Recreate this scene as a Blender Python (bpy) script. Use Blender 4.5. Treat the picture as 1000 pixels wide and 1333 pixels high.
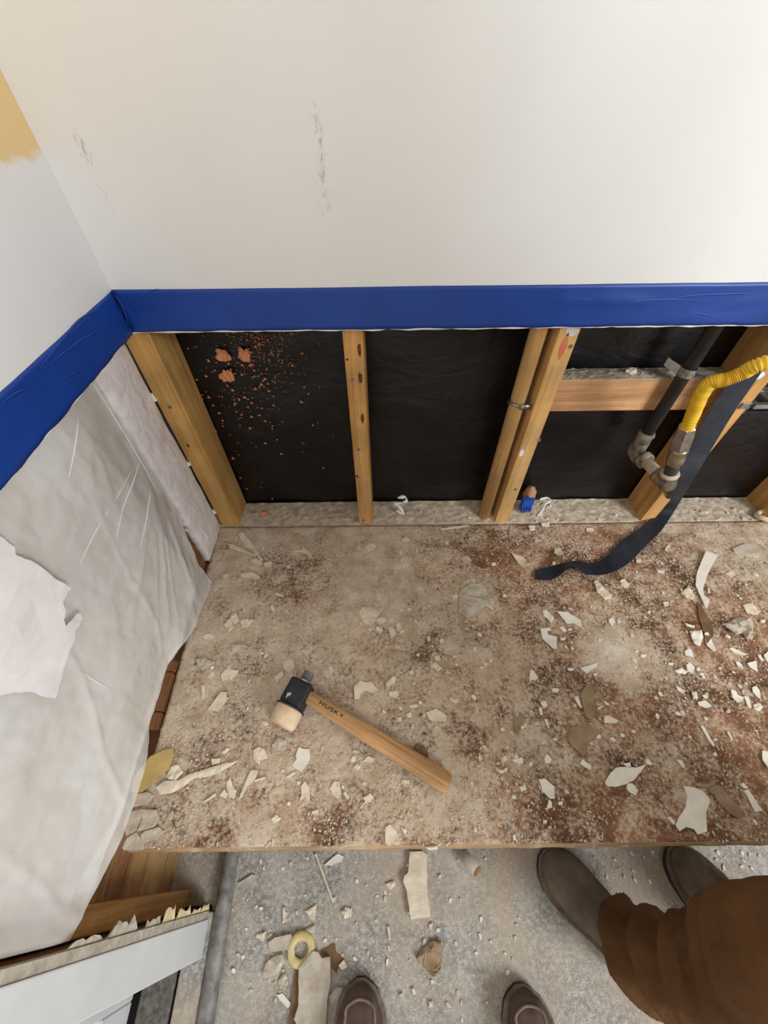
import bpy, bmesh, math, random
from mathutils import Vector, Matrix, noise
random.seed(7)
for o in list(bpy.data.objects): bpy.data.objects.remove(o)
S = bpy.context.scene
COL = S.collection
PI = math.pi

# ---------------------------------------------------------------- camera
CX, CY, F = 500.0, 666.5, 496.0
_a, _n, _b = 5.0, 426.0, -7.0
_v = -(F*F + _a*_b)/_n
DN = Vector((_a, _n, F)).normalized()
DY = Vector((_b, _v, F)).normalized()
DZ = -DN
DX = DY.cross(DZ)
CAM = Vector((0, 0, 1.27))
cam_d = bpy.data.cameras.new('camera'); cam = bpy.data.objects.new('camera', cam_d); COL.objects.link(cam)
# world axes expressed in (x right, y down, z forward); rows -> world
def c2w(c): return Vector((DX.dot(c), DY.dot(c), DZ.dot(c)))
_r = c2w(Vector((1, 0, 0))); _u = c2w(Vector((0, -1, 0))); _f = c2w(Vector((0, 0, -1)))
M = Matrix(((_r.x, _u.x, _f.x, 0), (_r.y, _u.y, _f.y, 0), (_r.z, _u.z, _f.z, 1.27), (0, 0, 0, 1)))
cam.matrix_world = M
cam_d.sensor_fit = 'VERTICAL'; cam_d.sensor_height = 36.0
cam_d.lens = F/1333.0*36.0
cam_d.clip_start = 0.02
S.camera = cam

# ---------------------------------------------------------------- light
def sr(r, g, b, a=1.0):
    def f(c):
        c /= 255.0
        return c/12.92 if c <= 0.04045 else ((c+0.055)/1.055)**2.4
    return (f(r), f(g), f(b), a)
W = bpy.data.worlds.new('world'); S.world = W; W.use_nodes = True
W.node_tree.nodes['Background'].inputs[0].default_value = (1.0, 0.985, 0.968, 1)
W.node_tree.nodes['Background'].inputs[1].default_value = 0.72
def area(name, loc, target, sx, sy, energy, col):
    d = bpy.data.lights.new(name, 'AREA'); d.shape = 'RECTANGLE'; d.size = sx; d.size_y = sy
    d.energy = energy; d.color = col
    o = bpy.data.objects.new(name, d); COL.objects.link(o); o.location = loc
    o.rotation_euler = (Vector(target)-Vector(loc)).to_track_quat('-Z', 'Y').to_euler()
    return o
area('window_light', (2.3, -1.9, 2.2), (0.1, 0.5, 0.7), 1.1, 1.3, 100, (0.93, 0.97, 1.0))
S.view_settings.view_transform = 'Standard'
S.view_settings.look = 'None'
S.view_settings.gamma = 1.0
S.view_settings.use_curve_mapping = False
S.view_settings.exposure = 0.0

# ---------------------------------------------------------------- pixel helpers
def ray(x, y): return c2w(Vector((x-CX, y-CY, F)))
def pz(x, y, z=0.40):
    r = ray(x, y); return CAM + r*((z-CAM.z)/r.z)
def py(x, y, Y):
    r = ray(x, y); return CAM + r*(Y/r.y)
LP = Vector((-.443, .687, 0)); LN = Vector((1, .04, 0)).normalized(); LT = Vector((.04, -1, 0)).normalized()
def pl(x, y, off=0.0):
    r = ray(x, y); return CAM + r*((LP+LN*off-CAM).dot(LN)/r.dot(LN))
def lw(u, off, z):       # left wall: u from the corner towards the room, off proud of the plaster face
    p = LP+LT*u+LN*off; return Vector((p.x, p.y, z))

# ---------------------------------------------------------------- materials
MATS = {}
def newmat(name):
    m = bpy.data.materials.new(name); m.use_nodes = True; MATS[name] = m
    nt = m.node_tree; return m, nt, nt.nodes, nt.links, nt.nodes['Principled BSDF']
def ramp(nodes, stops):
    r = nodes.new('ShaderNodeValToRGB'); e = r.color_ramp.elements
    while len(e) < len(stops): e.new(0.5)
    for k, (p, c) in enumerate(stops): e[k].position = p; e[k].color = c
    return r
def coords(nodes, links, scale=(1, 1, 1), kind='Object'):
    t = nodes.new('ShaderNodeTexCoord'); mp = nodes.new('ShaderNodeMapping'); mp.inputs['Scale'].default_value = scale
    links.new(t.outputs[kind], mp.inputs['Vector']); return mp
def noi(nodes, links, vec, scale, detail=4, rough=.55, dist=0):
    n = nodes.new('ShaderNodeTexNoise'); n.inputs['Scale'].default_value = scale; n.inputs['Detail'].default_value = detail
    n.inputs['Roughness'].default_value = rough; n.inputs['Distortion'].default_value = dist
    links.new(vec.outputs[0], n.inputs['Vector']); return n
def mixc(nodes, links, fac, a, b, mode='MIX'):
    m = nodes.new('ShaderNodeMix'); m.data_type = 'RGBA'; m.blend_type = mode
    for s, v in ((m.inputs[0], fac), (m.inputs[6], a), (m.inputs[7], b)):
        if hasattr(v, 'is_linked') or hasattr(v, 'links'): links.new(v, s)
        else: s.default_value = v
    return m.outputs[2]
def bump(nodes, links, h, bs, strength=.3, dist=.01):
    b = nodes.new('ShaderNodeBump'); b.inputs['Strength'].default_value = strength; b.inputs['Distance'].default_value = dist
    links.new(h, b.inputs['Height']); links.new(b.outputs[0], bs.inputs['Normal'])
def basic(name, c1, c2=None, scale=30, rough=.7, stretch=(1, 1, 1), bstr=.2, bdist=.004, metal=0, spec=.4, detail=5, lo=.35, hi=.65, dist=0):
    m, nt, N, L, B = newmat(name)
    c2 = c2 or c1
    v = coords(N, L, stretch); n = noi(N, L, v, scale, detail, .6, dist)
    r = ramp(N, [(lo, c1), (hi, c2)]); L.new(n.outputs[0], r.inputs[0]); L.new(r.outputs[0], B.inputs['Base Color'])
    B.inputs['Roughness'].default_value = rough; B.inputs['Metallic'].default_value = metal
    B.inputs['Specular IOR Level'].default_value = spec
    if bstr: bump(N, L, n.outputs[0], B, bstr, bdist)
    return m
def wood(name, dark, mid, light, axis='Z', dusty=0.0):
    m, nt, N, L, B = newmat(name)
    st = {'Z': (34, 34, 1.6), 'X': (1.6, 34, 34), 'Y': (34, 1.6, 34)}[axis]
    v = coords(N, L, st); n = noi(N, L, v, 2.2, 5, .65, .6)
    r = ramp(N, [(.28, dark), (.5, mid), (.72, light)]); L.new(n.outputs[0], r.inputs[0])
    col = r.outputs[0]
    v2 = coords(N, L); n2 = noi(N, L, v2, 9, 3)
    r2 = ramp(N, [(.4, (.8, .8, .8, 1)), (.65, (1.08, 1.05, 1, 1))]); L.new(n2.outputs[0], r2.inputs[0])
    col = mixc(N, L, 1.0, col, r2.outputs[0], 'MULTIPLY')
    if dusty:
        n3 = noi(N, L, v2, 42, 6, .7); r3 = ramp(N, [(.62-dusty*.3, (0, 0, 0, 1)), (.8-dusty*.3, (1, 1, 1, 1))]); L.new(n3.outputs[0], r3.inputs[0])
        col = mixc(N, L, r3.outputs[0], col, sr(196, 182, 160))
    L.new(col, B.inputs['Base Color']); B.inputs['Roughness'].default_value = .72; B.inputs['Specular IOR Level'].default_value = .25
    bump(N, L, n.outputs[0], B, .25, .002)
    return m

basic('wall_paint', sr(232, 231, 228), sr(227, 225, 221), 3, .62, bstr=.08, bdist=.002, spec=.3)
# left wall: old ochre paint above the newly primed white
m, nt, N, L, B = newmat('wall_paint_left')
v = coords(N, L); n = noi(N, L, v, 26, 6, .7)
sep = N.new('ShaderNodeSeparateXYZ'); tg = N.new('ShaderNodeTexCoord'); L.new(tg.outputs['Object'], sep.inputs[0])
ma = N.new('ShaderNodeMath'); ma.operation = 'MULTIPLY_ADD'; L.new(n.outputs[0], ma.inputs[0]); ma.inputs[1].default_value = .05; L.new(sep.outputs[2], ma.inputs[2])
rr = ramp(N, [(.0, (0, 0, 0, 1)), (1, (1, 1, 1, 1))])
mr = N.new('ShaderNodeMapRange'); mr.inputs[1].default_value = 1.221; mr.inputs[2].default_value = 1.231; L.new(ma.outputs[0], mr.inputs[0])
L.new(mixc(N, L, mr.outputs[0], sr(226, 224, 222), sr(226, 196, 140)), B.inputs['Base Color']); B.inputs['Roughness'].default_value = .65
basic('gypsum_edge', sr(222, 216, 206), sr(196, 186, 170), 90, .9, bstr=.5)
basic('gypsum_core', sr(190, 182, 166), sr(160, 150, 132), 70, .95, bstr=.5)
basic('torn_paper', sr(226, 208, 168), sr(206, 184, 140), 60, .9)
basic('tape_blue', sr(22, 66, 150), sr(18, 58, 138), 6, .42, bstr=.06, spec=.45)
wood('stud_wood', sr(176, 124, 66), sr(210, 160, 98), sr(226, 184, 122), 'Z')
wood('stud_wood_pale', sr(186, 140, 84), sr(214, 170, 110), sr(226, 188, 130), 'Z')
wood('stud_wood_green', sr(170, 126, 68), sr(204, 160, 96), sr(212, 176, 112), 'Z')
wood('block_wood', sr(176, 124, 84), sr(206, 158, 112), sr(218, 176, 130), 'X')
wood('plank_wood', sr(130, 92, 54), sr(176, 136, 88), sr(196, 160, 112), 'Y', .15)
wood('plank_pale', sr(160, 124, 78), sr(198, 162, 112), sr(212, 180, 134), 'Y', .2)
wood('plank_red', sr(134, 90, 56), sr(172, 124, 84), sr(188, 144, 104), 'Y', .15)
wood('deck_edge', sr(142, 108, 76), sr(176, 144, 108), sr(194, 168, 134), 'X', .3)
wood('dark_wood', sr(92, 58, 34), sr(128, 84, 52), sr(150, 104, 66), 'Y')
wood('joist_wood', sr(120, 84, 52), sr(160, 120, 80), sr(180, 140, 96), 'X')
wood('handle_wood', sr(126, 82, 50), sr(194, 150, 102), sr(214, 180, 134), 'X')
basic('end_grain', sr(150, 112, 72), sr(116, 82, 50), 120, .85)
basic('knot', sr(110, 66, 34), sr(84, 50, 26), 60, .8)
basic('red_mark', sr(214, 104, 74), sr(206, 130, 86), 40, .8)
basic('mallet_face', sr(238, 218, 190), sr(216, 180, 136), 30, .75)
# black building paper
m, nt, N, L, B = newmat('building_paper')
v = coords(N, L, (1, 1, 2.2)); n = noi(N, L, v, 7, 4, .55, .8); r = ramp(N, [(.3, sr(10, 9, 10)), (.7, sr(26, 24, 25))]); L.new(n.outputs[0], r.inputs[0])
n2 = noi(N, L, v, 160, 4, .7); r2 = ramp(N, [(.66, (0, 0, 0, 1)), (.8, (.5, .5, .5, 1))]); L.new(n2.outputs[0], r2.inputs[0])
L.new(mixc(N, L, r2.outputs[0], r.outputs[0], sr(110, 104, 100)), B.inputs['Base Color'])
B.inputs['Roughness'].default_value = .33; B.inputs['Specular IOR Level'].default_value = .4; bump(N, L, n.outputs[0], B, .2, .03)
# dusty platform
m, nt, N, L, B = newmat('platform_top')
v = coords(N, L, (2.0, 9, 1)); vi = coords(N, L)
gr = noi(N, L, v, 5, 6, .65, .8)
rw = ramp(N, [(.28, sr(72, 46, 33)), (.48, sr(116, 80, 57)), (.62, sr(138, 97, 67)), (.76, sr(158, 120, 86))]); L.new(gr.outputs[0], rw.inputs[0])
big = noi(N, L, vi, 7.5, 3, .6); rb = ramp(N, [(.42, (0, 0, 0, 1)), (.66, (1, 1, 1, 1))]); L.new(big.outputs[0], rb.inputs[0])
wcol = mixc(N, L, rb.outputs[0], rw.outputs[0], sr(176, 126, 90))
at = N.new('ShaderNodeAttribute'); at.attribute_name = 'dust'
fine = noi(N, L, vi, 120, 8, .82); mid = noi(N, L, vi, 15, 5, .65)
def mth(op, a, b):
    k = N.new('ShaderNodeMath'); k.operation = op
    for s, q in ((k.inputs[0], a), (k.inputs[1], b)):
        if isinstance(q, (int, float)): s.default_value = q
        else: L.new(q, s)
    return k.outputs[0]
d = mth('ADD', at.outputs['Fac'], mth('MULTIPLY', mth('SUBTRACT', fine.outputs[0], .5), 3.4))
d = mth('ADD', d, mth('MULTIPLY', mth('SUBTRACT', mid.outputs[0], .5), 2.6))
mr = N.new('ShaderNodeMapRange'); mr.inputs[1].default_value = .12; mr.inputs[2].default_value = .86; L.new(d, mr.inputs[0])
dn = noi(N, L, vi, 25, 4); rd = ramp(N, [(.35, sr(207, 182, 153)), (.65, sr(238, 219, 194))]); L.new(dn.outputs[0], rd.inputs[0])
dm = mth('MULTIPLY', mr.outputs[0], .90)
c = mixc(N, L, dm, wcol, rd.outputs[0])
pw = N.new('ShaderNodeMapRange'); pw.inputs[1].default_value = 1.15; pw.inputs[2].default_value = 2.1; L.new(d, pw.inputs[0])
c = mixc(N, L, pw.outputs[0], c, sr(242, 231, 212))
sp = N.new('ShaderNodeTexVoronoi'); sp.inputs['Scale'].default_value = 190; L.new(vi.outputs[0], sp.inputs['Vector'])
rs = ramp(N, [(.12, (1, 1, 1, 1)), (.22, (0, 0, 0, 1))]); L.new(sp.outputs['Distance'], rs.inputs[0])
sm = noi(N, L, vi, 60, 3); rsm = ramp(N, [(.5, (0, 0, 0, 1)), (.62, (1, 1, 1, 1))]); L.new(sm.outputs[0], rsm.inputs[0])
c = mixc(N, L, mth('MULTIPLY', rs.outputs[0], rsm.outputs[0]), c, sr(226, 216, 200))
L.new(c, B.inputs['Base Color']); B.inputs['Roughness'].default_value = .85; B.inputs['Specular IOR Level'].default_value = .2
bump(N, L, mth('ADD', d, mth('MULTIPLY', gr.outputs[0], .6)), B, .55, .004)
# floor
m, nt, N, L, B = newmat('floor_concrete')
v = coords(N, L); n = noi(N, L, v, 9, 6, .7, .5); r = ramp(N, [(.3, sr(114, 111, 103)), (.5, sr(156, 151, 141)), (.7, sr(194, 185, 171))]); L.new(n.outputs[0], r.inputs[0])
n2 = noi(N, L, v, 95, 8, .82); r2 = ramp(N, [(.46, (0, 0, 0, 1)), (.66, (1, 1, 1, 1))]); L.new(n2.outputs[0], r2.inputs[0])
n3 = noi(N, L, v, 5, 3); r3 = ramp(N, [(.44, (0, 0, 0, 1)), (.66, (.65, .65, .65, 1))]); L.new(n3.outputs[0], r3.inputs[0])
c = mixc(N, L, r2.outputs[0], r.outputs[0], sr(216, 211, 202)); c = mixc(N, L, r3.outputs[0], c, sr(184, 163, 138))
L.new(c, B.inputs['Base Color']); B.inputs['Roughness'].default_value = .5; B.inputs['Specular IOR Level'].default_value = .35; bump(N, L, n2.outputs[0], B, .5, .004)
basic('plate_dust', sr(178, 160, 138), sr(224, 209, 187), 55, .95, bstr=.7, bdist=.006, detail=8)
basic('block_dust', sr(150, 138, 122), sr(188, 178, 162), 70, .95, bstr=.6)
basic('paint_chip', sr(240, 233, 219), sr(226, 217, 200), 30, .6, bstr=.1)
basic('plaster_chip', sr(234, 221, 198), sr(214, 197, 170), 40, .85, bstr=.4)
basic('grey_chip', sr(206, 194, 176), sr(178, 164, 146), 40, .85, bstr=.4)
basic('tan_chip', sr(166, 142, 112), sr(138, 112, 84), 30, .8)
basic('brown_paper', sr(128, 98, 66), sr(104, 76, 50), 30, .75)
basic('yellow_chip', sr(206, 176, 112), sr(190, 158, 96), 24, .65)
basic('ring_yellow', sr(222, 204, 150), sr(206, 184, 126), 40, .7)
basic('crust', sr(208, 194, 174), sr(182, 166, 146), 60, .95, bstr=.6, bdist=.006)
basic('crumbs', sr(230, 219, 200), sr(194, 176, 150), 9, 1.0, spec=0, bstr=0)
basic('orange_bits', sr(236, 162, 116), sr(212, 128, 86), 50, .8)
basic('pipe_black', sr(38, 36, 37), sr(58, 55, 54), 26, .45, spec=.5)
basic('pipe_dusty', sr(176, 164, 146), sr(204, 192, 172), 40, .8)
basic('pipe_cast', sr(70, 66, 58), sr(150, 138, 118), 50, .7)
basic('steel', sr(176, 172, 166), sr(136, 132, 128), 40, .35, metal=.85, bstr=.1)
basic('galv', sr(120, 118, 114), sr(160, 158, 154), 30, .5, metal=.6)
basic('brass_fitting', sr(176, 160, 130), sr(120, 106, 82), 40, .35, metal=.8, bstr=.15)
basic('hose_yellow', sr(240, 198, 48), sr(226, 174, 30), 40, .45, bstr=.1)
basic('strap_black', sr(34, 38, 47), sr(48, 53, 63), 30, .5, bstr=.1)
basic('blue_plastic', sr(30, 84, 180), sr(24, 70, 160), 20, .5)
basic('rust_rag', sr(196, 150, 118), sr(170, 122, 92), 50, .9, bstr=.5)
basic('caulk_white', sr(236, 234, 230), None, 20, .5)
basic('dark_metal', sr(34, 33, 34), sr(20, 20, 21), 60, .6)
basic('hammer_black', sr(26, 27, 30), sr(46, 47, 50), 40, .5, bstr=.4)
basic('ink', sr(30, 24, 20), None, 20, .8, bstr=0)
basic('pencil', sr(150, 146, 142), sr(184, 180, 174), 300, .9, bstr=0)
basic('insulation', sr(242, 236, 233), sr(224, 213, 210), 24, .95, bstr=.8, bdist=.01, detail=8)
basic('insulation_green', sr(246, 246, 240), sr(222, 217, 207), 24, .95, bstr=.8, bdist=.01, detail=8)
basic('kraft_torn', sr(242, 237, 235), sr(230, 224, 222), 18, .8, bstr=.15)
m, nt, N, L, B = newmat('poly_sheet')
v = coords(N, L); n = noi(N, L, v, 9, 5, .6, .6); r = ramp(N, [(.3, sr(226, 219, 210)), (.7, sr(243, 242, 240))]); L.new(n.outputs[0], r.inputs[0]); L.new(r.outputs[0], B.inputs['Base Color'])
B.inputs['Roughness'].default_value = .24; B.inputs['Specular IOR Level'].default_value = .5; B.inputs['Alpha'].default_value = .62; bump(N, L, n.outputs[0], B, .2, .012)
basic('poly_crease_glint', sr(232, 230, 226), None, 20, .25, bstr=0)  # whiter than the sheet: glossy highlights put into the colour
basic('white_trim', sr(216, 216, 215), sr(206, 207, 207), 8, .5, bstr=.05)
basic('sill_metal', sr(92, 90, 88), sr(150, 146, 138), 34, .5, spec=.5, bstr=.3)
basic('track_strip', sr(78, 76, 72), sr(120, 114, 106), 120, .7, bstr=.3)
basic('trousers', sr(108, 76, 47), sr(88, 60, 36), 11, .9, bstr=.6, bdist=.02, detail=6, spec=.2)
basic('jacket', sr(70, 72, 78), sr(58, 60, 66), 20, .9, spec=.2)
basic('boot_grey', sr(122, 108, 92), sr(84, 72, 60), 14, .8, bstr=.3)
basic('boot_brown', sr(96, 76, 64), sr(70, 54, 46), 24, .7, bstr=.3)
basic('boot_sole', sr(62, 54, 48), sr(44, 38, 35), 24, .8, bstr=.2)
basic('boot_welt', sr(140, 122, 104), sr(104, 90, 78), 60, .8)
basic('skin', sr(206, 160, 132), sr(190, 142, 116), 14, .6, bstr=.05)
basic('hair', sr(58, 42, 30), sr(36, 26, 20), 60, .7, stretch=(1, 1, .2))
m, nt, N, L, B = newmat('pane_glass')
B.inputs['Base Color'].default_value = sr(214, 224, 232); B.inputs['Roughness'].default_value = .05; B.inputs['Alpha'].default_value = .08

# ---------------------------------------------------------------- object helpers
def link(name, me, mat, parent=None, smooth=False, recentre=True):
    o = bpy.data.objects.new(name, me); COL.objects.link(o)
    if mat:
        for mm in (mat if isinstance(mat, (list, tuple)) else [mat]): me.materials.append(MATS[mm])
    if smooth:
        for p in me.polygons: p.use_smooth = True
    if parent is not None:
        o.parent = parent
        me.transform(Matrix.Translation(-Vector(parent_loc(parent))))
    elif recentre and len(me.vertices):
        xs = [v.co for v in me.vertices]
        c = Vector(((min(p.x for p in xs)+max(p.x for p in xs))/2, (min(p.y for p in xs)+max(p.y for p in xs))/2, min(p.z for p in xs)))
        me.transform(Matrix.Translation(-c)); o.location = c
    return o
def parent_loc(p):
    l = Vector(p.location); q = p.parent
    while q is not None: l += Vector(q.location); q = q.parent
    return l
def obj(name, bm, mat, parent=None, smooth=False, recentre=True):
    me = bpy.data.meshes.new(name); bmesh.ops.recalc_face_normals(bm, faces=bm.faces[:]); bm.to_mesh(me); bm.free()
    return link(name, me, mat, parent, smooth, recentre)
def tag(o, label=None, cat=None, group=None, kind=None):
    if label: o['label'] = label
    if cat: o['category'] = cat
    if group: o['group'] = group
    if kind: o['kind'] = kind
    return o
def empty(name, loc, label=None, cat=None, group=None, kind=None):
    o = bpy.data.objects.new(name, None); COL.objects.link(o); o.location = loc; o.empty_display_size = .05
    return tag(o, label, cat, group, kind)
def bx(bm, x0, x1, y0, y1, z0, z1, mi=0):
    vs = [bm.verts.new(p) for p in ((x0, y0, z0), (x1, y0, z0), (x1, y1, z0), (x0, y1, z0), (x0, y0, z1), (x1, y0, z1), (x1, y1, z1), (x0, y1, z1))]
    for f in ((0, 3, 2, 1), (4, 5, 6, 7), (0, 1, 5, 4), (1, 2, 6, 5), (2, 3, 7, 6), (3, 0, 4, 7)):
        bm.faces.new([vs[i] for i in f]).material_index = mi
    return vs
def hexa(bm, pts, mi=0):          # 8 points: bottom four, top four
    vs = [bm.verts.new(p) for p in pts]
    for f in ((0, 3, 2, 1), (4, 5, 6, 7), (0, 1, 5, 4), (1, 2, 6, 5), (2, 3, 7, 6), (3, 0, 4, 7)):
        bm.faces.new([vs[i] for i in f]).material_index = mi
def bev(bm, w=.002, seg=1):
    bmesh.ops.bevel(bm, geom=bm.edges[:], offset=w, segments=seg, affect='EDGES', profile=.6)
def box(name, dims, mat, parent=None, b=.0015, recentre=True):
    bm = bmesh.new(); bx(bm, *dims)
    if b: bev(bm, b)
    return obj(name, bm, mat, parent, recentre=recentre)
SHEAR = 0.0
def lbox(bm, u0, u1, o0, o1, z0, z1):
    if SHEAR: return hexa(bm, [lw(u-SHEAR*z, o, z) for z in (z0, z1) for u, o in ((u0, o0), (u1, o0), (u1, o1), (u0, o1))])
    hexa(bm, [lw(u0, o0, z0), lw(u1, o0, z0), lw(u1, o1, z0), lw(u0, o1, z0), lw(u0, o0, z1), lw(u1, o0, z1), lw(u1, o1, z1), lw(u0, o1, z1)])
def loft(bm, rings, cap=True, closed=True):
    R = [[bm.verts.new(p) for p in r] for r in rings]
    n = len(R[0])
    for a, b in zip(R, R[1:]):
        for i in range(n if closed else n-1):
            bm.faces.new((a[i], a[(i+1) % n], b[(i+1) % n], b[i]))
    if cap:
        bm.faces.new(R[0][::-1]); bm.faces.new(R[-1])
def frames(pts):
    out = []; up = None
    for i, p in enumerate(pts):
        t = (pts[min(i+1, len(pts)-1)]-pts[max(i-1, 0)]).normalized()
        if up is None:
            up = Vector((0, 0, 1)) if abs(t.z) < .9 else Vector((0, 1, 0))
        s = t.cross(up).normalized(); up = s.cross(t).normalized(); out.append((s, up))
    return out
def tube(bm, pts, rad, n=14, cap=True):
    pts = [Vector(p) for p in pts]; fr = frames(pts)
    if not isinstance(rad, (list, tuple)): rad = [rad]*len(pts)
    loft(bm, [[p+(s*math.cos(2*PI*k/n)+u*math.sin(2*PI*k/n))*r for k in range(n)] for p, (s, u), r in zip(pts, fr, rad)], cap)
def spline(pts, sub=8):
    pts = [Vector(p) for p in pts]; out = []
    for i in range(len(pts)-1):
        p0 = pts[max(i-1, 0)]; p1 = pts[i]; p2 = pts[i+1]; p3 = pts[min(i+2, len(pts)-1)]
        for k in range(sub):
            t = k/sub
            out.append(.5*((2*p1)+(p2-p0)*t+(2*p0-5*p1+4*p2-p3)*t*t+(3*p1-p0-3*p2+p3)*t**3))
    out.append(pts[-1]); return out
def remesh(name, bm, mat, parent, voxel=.006, smooth=6, fn=None):
    me = bpy.data.meshes.new(name); bmesh.ops.recalc_face_normals(bm, faces=bm.faces[:]); bm.to_mesh(me); bm.free()
    t = bpy.data.objects.new('tmp', me); COL.objects.link(t)
    r = t.modifiers.new('r', 'REMESH'); r.mode = 'VOXEL'; r.voxel_size = voxel
    s = t.modifiers.new('s', 'SMOOTH'); s.iterations = smooth; s.factor = .5
    dg = bpy.context.evaluated_depsgraph_get(); nm = bpy.data.meshes.new_from_object(t.evaluated_get(dg))
    bpy.data.objects.remove(t); nm.name = name
    if fn: fn(nm)
    return link(name, nm, mat, parent, True)
def grid(nu, nv, fn):
    bm = bmesh.new(); V = [[bm.verts.new(fn(i/nu, j/nv)) for j in range(nv+1)] for i in range(nu+1)]
    for i in range(nu):
        for j in range(nv): bm.faces.new((V[i][j], V[i+1][j], V[i+1][j+1], V[i][j+1]))
    return bm
def solidify(bm, vec):            # close an open sheet by a shifted copy
    g = bmesh.ops.duplicate(bm, geom=bm.verts[:]+bm.edges[:]+bm.faces[:])
    bound = [e for e in bm.edges if e.is_boundary and e in g['edge_map'] ]
    for v in [x for x in g['geom'] if isinstance(x, bmesh.types.BMVert)]: v.co += vec
    em = g['edge_map']; vm = g['vert_map']
    done = set()
    for e in bound:
        a, b = e.verts
        if a in vm and b in vm:
            try: bm.faces.new((a, b, vm[b], vm[a]))
            except ValueError: pass
def fb(p, o=4): return noise.fractal(Vector(p), 1.0, 2.0, o)

ZD = .40       # platform top
YB = .70       # stud fronts
# ================================================================ STRUCTURE
# lower floor
bm = bmesh.new(); bx(bm, -1.6, 2.2, -2.2, .80, -.05, 0)
tag(obj('floor', bm, 'floor_concrete', recentre=False), 'dusty grey concrete floor below the platform', kind='structure')
# back wall plasterboard with a ragged bottom edge
bm = bmesh.new(); NX = 170; x0, x1 = -.443, 1.75
def jag(x): return .9665+.0022*fb((x*28, 0, 0))+.0008*fb((x*140, 3, 0))
fr, bk, tf, tb = [], [], [], []
for i in range(NX+1):
    x = x0+(x1-x0)*i/NX; z = jag(x)
    fr.append(bm.verts.new((x, .6873, z))); bk.append(bm.verts.new((x, .70, z-.001))); tf.append(bm.verts.new((x, .6873, 2.44))); tb.append(bm.verts.new((x, .70, 2.44)))
for i in range(NX):
    bm.faces.new((fr[i], fr[i+1], tf[i+1], tf[i])); f = bm.faces.new((bk[i], fr[i], fr[i+1], bk[i+1])) if False else bm.faces.new((bk[i+1], fr[i+1], fr[i], bk[i])); f.material_index = 1
    bm.faces.new((tb[i], tb[i+1], bk[i+1], bk[i])); bm.faces.new((tf[i], tf[i+1], tb[i+1], tb[i]))
bm.faces.new((fr[0], tf[0], tb[0], bk[0])); bm.faces.new((fr[-1], bk[-1], tb[-1], tf[-1]))
wall_back = tag(obj('wall_back', bm, ['wall_paint', 'gypsum_edge'], recentre=False), 'white painted plasterboard wall above the opened framing', kind='structure')
# left wall plasterboard, cut off at the tape
bm = bmesh.new(); lbox(bm, 0, .82, -.0127, 0, .9655, 2.44); lbox(bm, .8805, 1.9, -.0127, 0, 2.08, 2.44); lbox(bm, .82, .8805, -.0127, 0, 2.08, 2.44)
wall_left = tag(obj('wall_left', bm, 'wall_paint_left', recentre=False), 'white left wall with old ochre paint high up', kind='structure')
# black building paper behind the studs
def fp(a, b):
    x = -.60+2.3*a; z = .30+2.1*b
    return Vector((x, .794+.007*fb((x*4, z*6, 1), 2)+.004*fb((x*4, z*15, 5), 2), z))
bm = grid(110, 70, fp); solidify(bm, Vector((0, .006, 0)))
paper = tag(obj('wall_sheathing_paper', bm, 'building_paper', smooth=True, recentre=False), 'black building paper stretched behind the back wall studs', kind='structure')
# sole plate
bm = bmesh.new()
NXp = 150
def plate_top(a, b):
    x = -.52+2.2*a; y = .6995+.089*b
    return Vector((x, y, ZD+.001+.004*max(0, fb((x*22, y*22, 2)))+.002*fb((x*70, y*70, 2))))
bm = grid(NXp, 8, plate_top); solidify(bm, Vector((0, 0, -.05)))
tag(obj('sole_plate', bm, 'plate_dust', smooth=False), 'sole plate buried in plaster dust behind the platform', 'plate')
# left wall sheathing boards + framing
shb = empty('board_sheathing', (-.52, .2, 0), 'horizontal board sheathing inside the opened left wall', 'sheathing')
zz = [0.004, .066, .158, .243, .297, .40, .52, .64, .76, .88, 1.0]
for k in range(len(zz)-1):
    bm = bmesh.new(); lbox(bm, -.06, .80, -.122, -.100+random.uniform(-.004, .002), zz[k]+.0025, zz[k+1]-.0025); bev(bm, .002)
    obj('sheathing_board', bm, ('plank_wood', 'plank_pale', 'plank_wood', 'plank_red')[k % 4], shb)

# ================================================================ PLATFORM
plat = empty('wooden_platform', (.4, .34, 0), 'raised wooden platform covered in plaster dust and chips', 'platform')
spots = [(800, 845, 42, 1.3), (612, 772, 36, .7), (640, 858, 46, .45), (690, 955, 44, .55), (592, 1040, 36, .5), (930, 700, 70, .45), (700, 790, 30, .45),
         (890, 1020, 26, .2), (985, 720, 50, .35), (870, 870, 40, .3), (500, 790, 55, .3), (480, 745, 60, .2), (860, 985, 30, .35), (770, 965, 30, .4), (855, 770, 30, .3), (690, 705, 40, .1)]
SP = []
for x, y, r, s in spots:
    c = pz(x, y, ZD); e = pz(x+r, y, ZD); SP.append((c, (e-c).length, s))
bare = [(390, 760, 45, .5), (640, 720, 60, .2), (430, 1075, 60, .45), (300, 960, 50, .35), (500, 850, 55, .3), (230, 1090, 40, .3), (560, 1080, 60, .2), (290, 1060, 50, .25)]
for x, y, r, s in bare:
    c = pz(x, y, ZD); e = pz(x+r, y, ZD); SP.append((c, (e-c).length, -s))
def edge_x(y): return -.482+.0475*(.694-y)
def dust_at(p):
    t = min(1, max(0, (p.x+.05)/.42)); t = t*t*(3-2*t)
    d = .90*(1-t)+.26*t
    for c, r, s in SP:
        q = ((p.x-c.x)**2+(p.y-c.y)**2)/(r*r)
        if q < 6: d += s*math.exp(-q)
    if p.y > .6: d += .25*(p.y-.6)/.1
    return d
NU, NV = 260, 130
bm = bmesh.new(); V = []; XR = 1.30
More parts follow.
